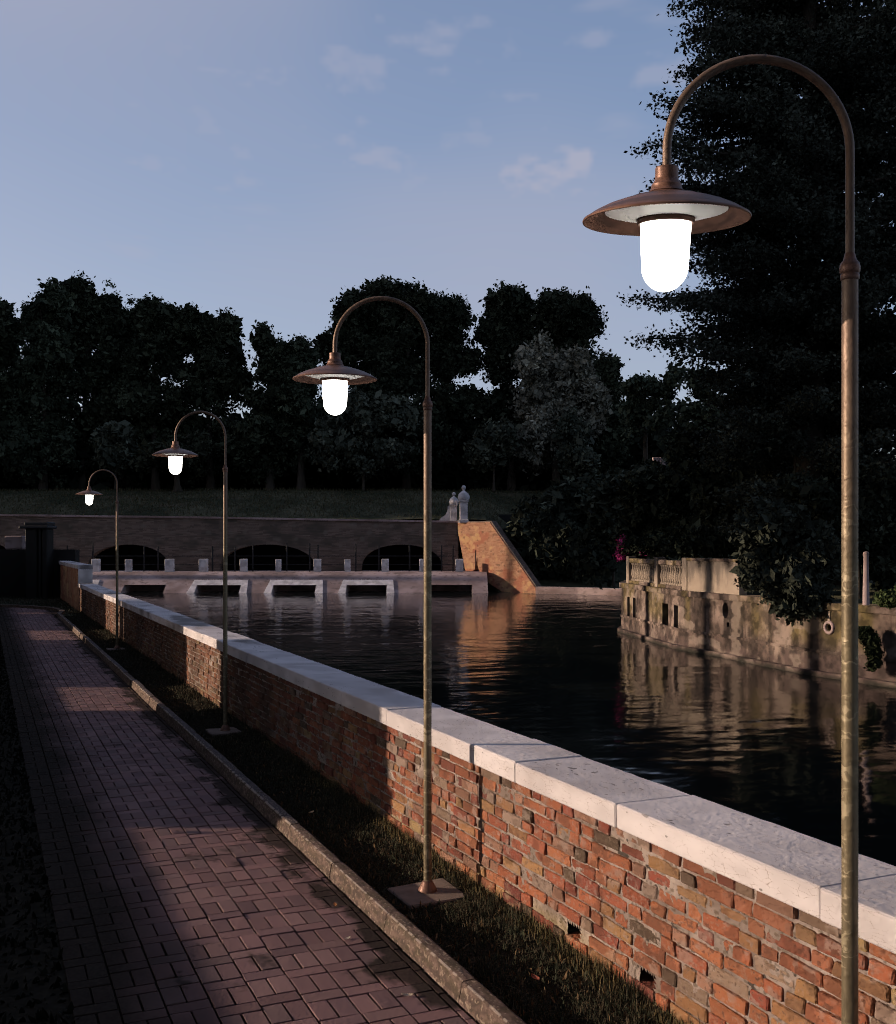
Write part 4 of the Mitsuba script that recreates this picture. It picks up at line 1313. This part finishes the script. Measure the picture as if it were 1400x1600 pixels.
tips = [reach(*p) for p in ((1088, 12), (1120, 40), (1088, 95), (1100, 70), (1028, 152), (1060, 170), (1012, 208), (1030, 235), (1040, 262), (1075, 300), (1085, 345), (1095, 385), (1090, 420), (1000, 445), (1045, 470), (1006, 503), (1040, 525), (1075, 548), (1110, 575), (1150, 595), (1185, 612), (1120, 520), (1150, 480), (1130, 440), (1160, 560), (1200, 590))]
tips = [(z, a + (0.16 * ((i * 7) % 5 - 2)), L_) for i, (z, a, L_) in enumerate(tips)]
conifer(key, foot, 23.0, lambda z: float(np.interp(z, [0, 3, 6, 8, 10, 13, 18, 23], [3.0, 3.0, 3.6, 4.6, 5.0, 4.9, 4.1, 1.6])), (0.044, 0.050, 0.038), 401, 260, 0.088, 31, 0.55, tips=tips)
key = num('great_conifer')
tag(key, 'grey-green conifer at the upper right corner, right of the huge dark one', 'tree')
conifer(key, W(15.2, 28.5, 0.6), 22.0, lambda z: float(np.interp(z, [0, 3, 8, 14, 22], [4.6, 5.0, 4.7, 3.4, 1.0])), (0.046, 0.054, 0.042), 402, 130, 0.088, 27, 0.4)
key = num('back_tree')
tag(key, 'black tree mass behind the huge conifer on the right bank', 'tree')
g = np.random.default_rng(403)
bl = [[*W(14.5, 40, z), 4.3, 4.0, 3.4] for z in (3.5, 7, 10.5, 14, 17, 20, 23)] + [[*W(19.5, 37, z), 4.6, 4.0, 3.6] for z in (3, 7, 11, 15, 19)]
v, f, c = crown(np.array(bl), 1200, 24, 0.7, 0.21, (0.018, 0.022, 0.015), g)
put(f'{key}__crown', trimesh.Trimesh(v, f, process=False), 'mat_leaf', color=c)
put(f'{key}__trunk', trunk_mesh(W(14.5, 40, 0.5), W(14.5, 40, 15), 0.4, g, 6, 3), 'mat_bark', 40)

# ------------------------------------------------------------------ left of the path, outside the picture: what shades it
tag('garden_wall', 'low garden wall with taller shed fronts left of the path', 'wall')
put('garden_wall__low_wall', trimesh.creation.box(bounds=[(-3.4, -30, -0.1), (-3.0, 60, 0.955)]), 'mat_oldbrick')
for a, b in ((11.45, 16.1), (19.95, 26.15), (31.15, 36.75), (38.6, 58.0)):
    put('garden_wall__shed', trimesh.creation.box(bounds=[(-6.2, a, -0.1), (-2.99, b, 3.3)]), 'mat_oldbrick')


def caster_tree(r, d, z0, z1, rad, seed, world=None, n=900):  # trees out of view, added to throw shade and cut sky light
    g = np.random.default_rng(2000 + seed)
    key = num('added_shade_tree')
    tag(key, 'unseen tall tree added outside the picture to block sun and sky light', 'tree', 'unseen trees added outside the picture to block light')
    c0 = W(r, d, 0) if world is None else np.array([world[0], world[1], 0.0])
    m = max(1, int(round((z1 - z0) / (1.3 * rad))))
    hz = (z1 - z0) / m / 2
    bl = [[c0[0], c0[1], z0 + hz * (2 * k + 1), rad * (1 - 0.25 * k / m), rad * (1 - 0.25 * k / m), hz * 1.25] for k in range(m)]
    v, f, c = crown(np.array(bl), n, 7, 0.8, 0.80, DK, g)
    put(f'{key}__crown', trimesh.Trimesh(v, f, process=False), 'mat_leaf', color=c)
    put(f'{key}__trunk', trunk_mesh((c0[0], c0[1], -0.1), (c0[0], c0[1], z1 - 2), 0.3, g, 4, 2), 'mat_bark', 40)


i = 0
for d in (18, 23, 28, 33, 38, 43):
    caster_tree(min(-17.0, -0.43 * d - 7.2), d, 9.6, 29, 4.2, i); i += 1
for d in (57, 62, 66):
    caster_tree(-42, d, 1.5, 30, 4.0, i, n=1200); i += 1
for d in (75.5, 80):
    caster_tree(-57, d, 18.6, 40, 4.5, i, n=1100); i += 1
for d in (85, 89, 93, 97, 102, 107, 112):
    caster_tree(-57, d, 3, 42, 5.0, i, n=1300); i += 1
for x, y in ((-7.2, -3), (-7.4, 5.6), (-7.6, 15.2)):
    caster_tree(0, 0, 7.6, 17, 5.2, i, (x, y), 1500); i += 1
for x, y in ((0.5, -8), (6.5, -12)):
    caster_tree(0, 0, 6.0, 18, 5.5, i, (x, y)); i += 1

# a loose shrub out of view, added to break up the first shed's shadow edge
g = np.random.default_rng(555)
tag('dapple_shrub', 'unseen loose shrub added beside the first shed front to dapple its shadow edge', 'bush')
v, f, c = crown(np.array([[-2.5, 10.6, 1.6, 0.5, 0.75, 1.3], [-2.5, 11.3, 2.0, 0.4, 0.4, 1.2]]), 60, 9, 0.4, 0.10, MD, g)
put('dapple_shrub__crown', trimesh.Trimesh(v, f, process=False), 'mat_leaf', color=c)
put('dapple_shrub__trunk', trunk_mesh((-2.5, 10.9, -0.05), (-2.5, 10.9, 2.2), 0.03, g, 5, 0.5), 'mat_bark')
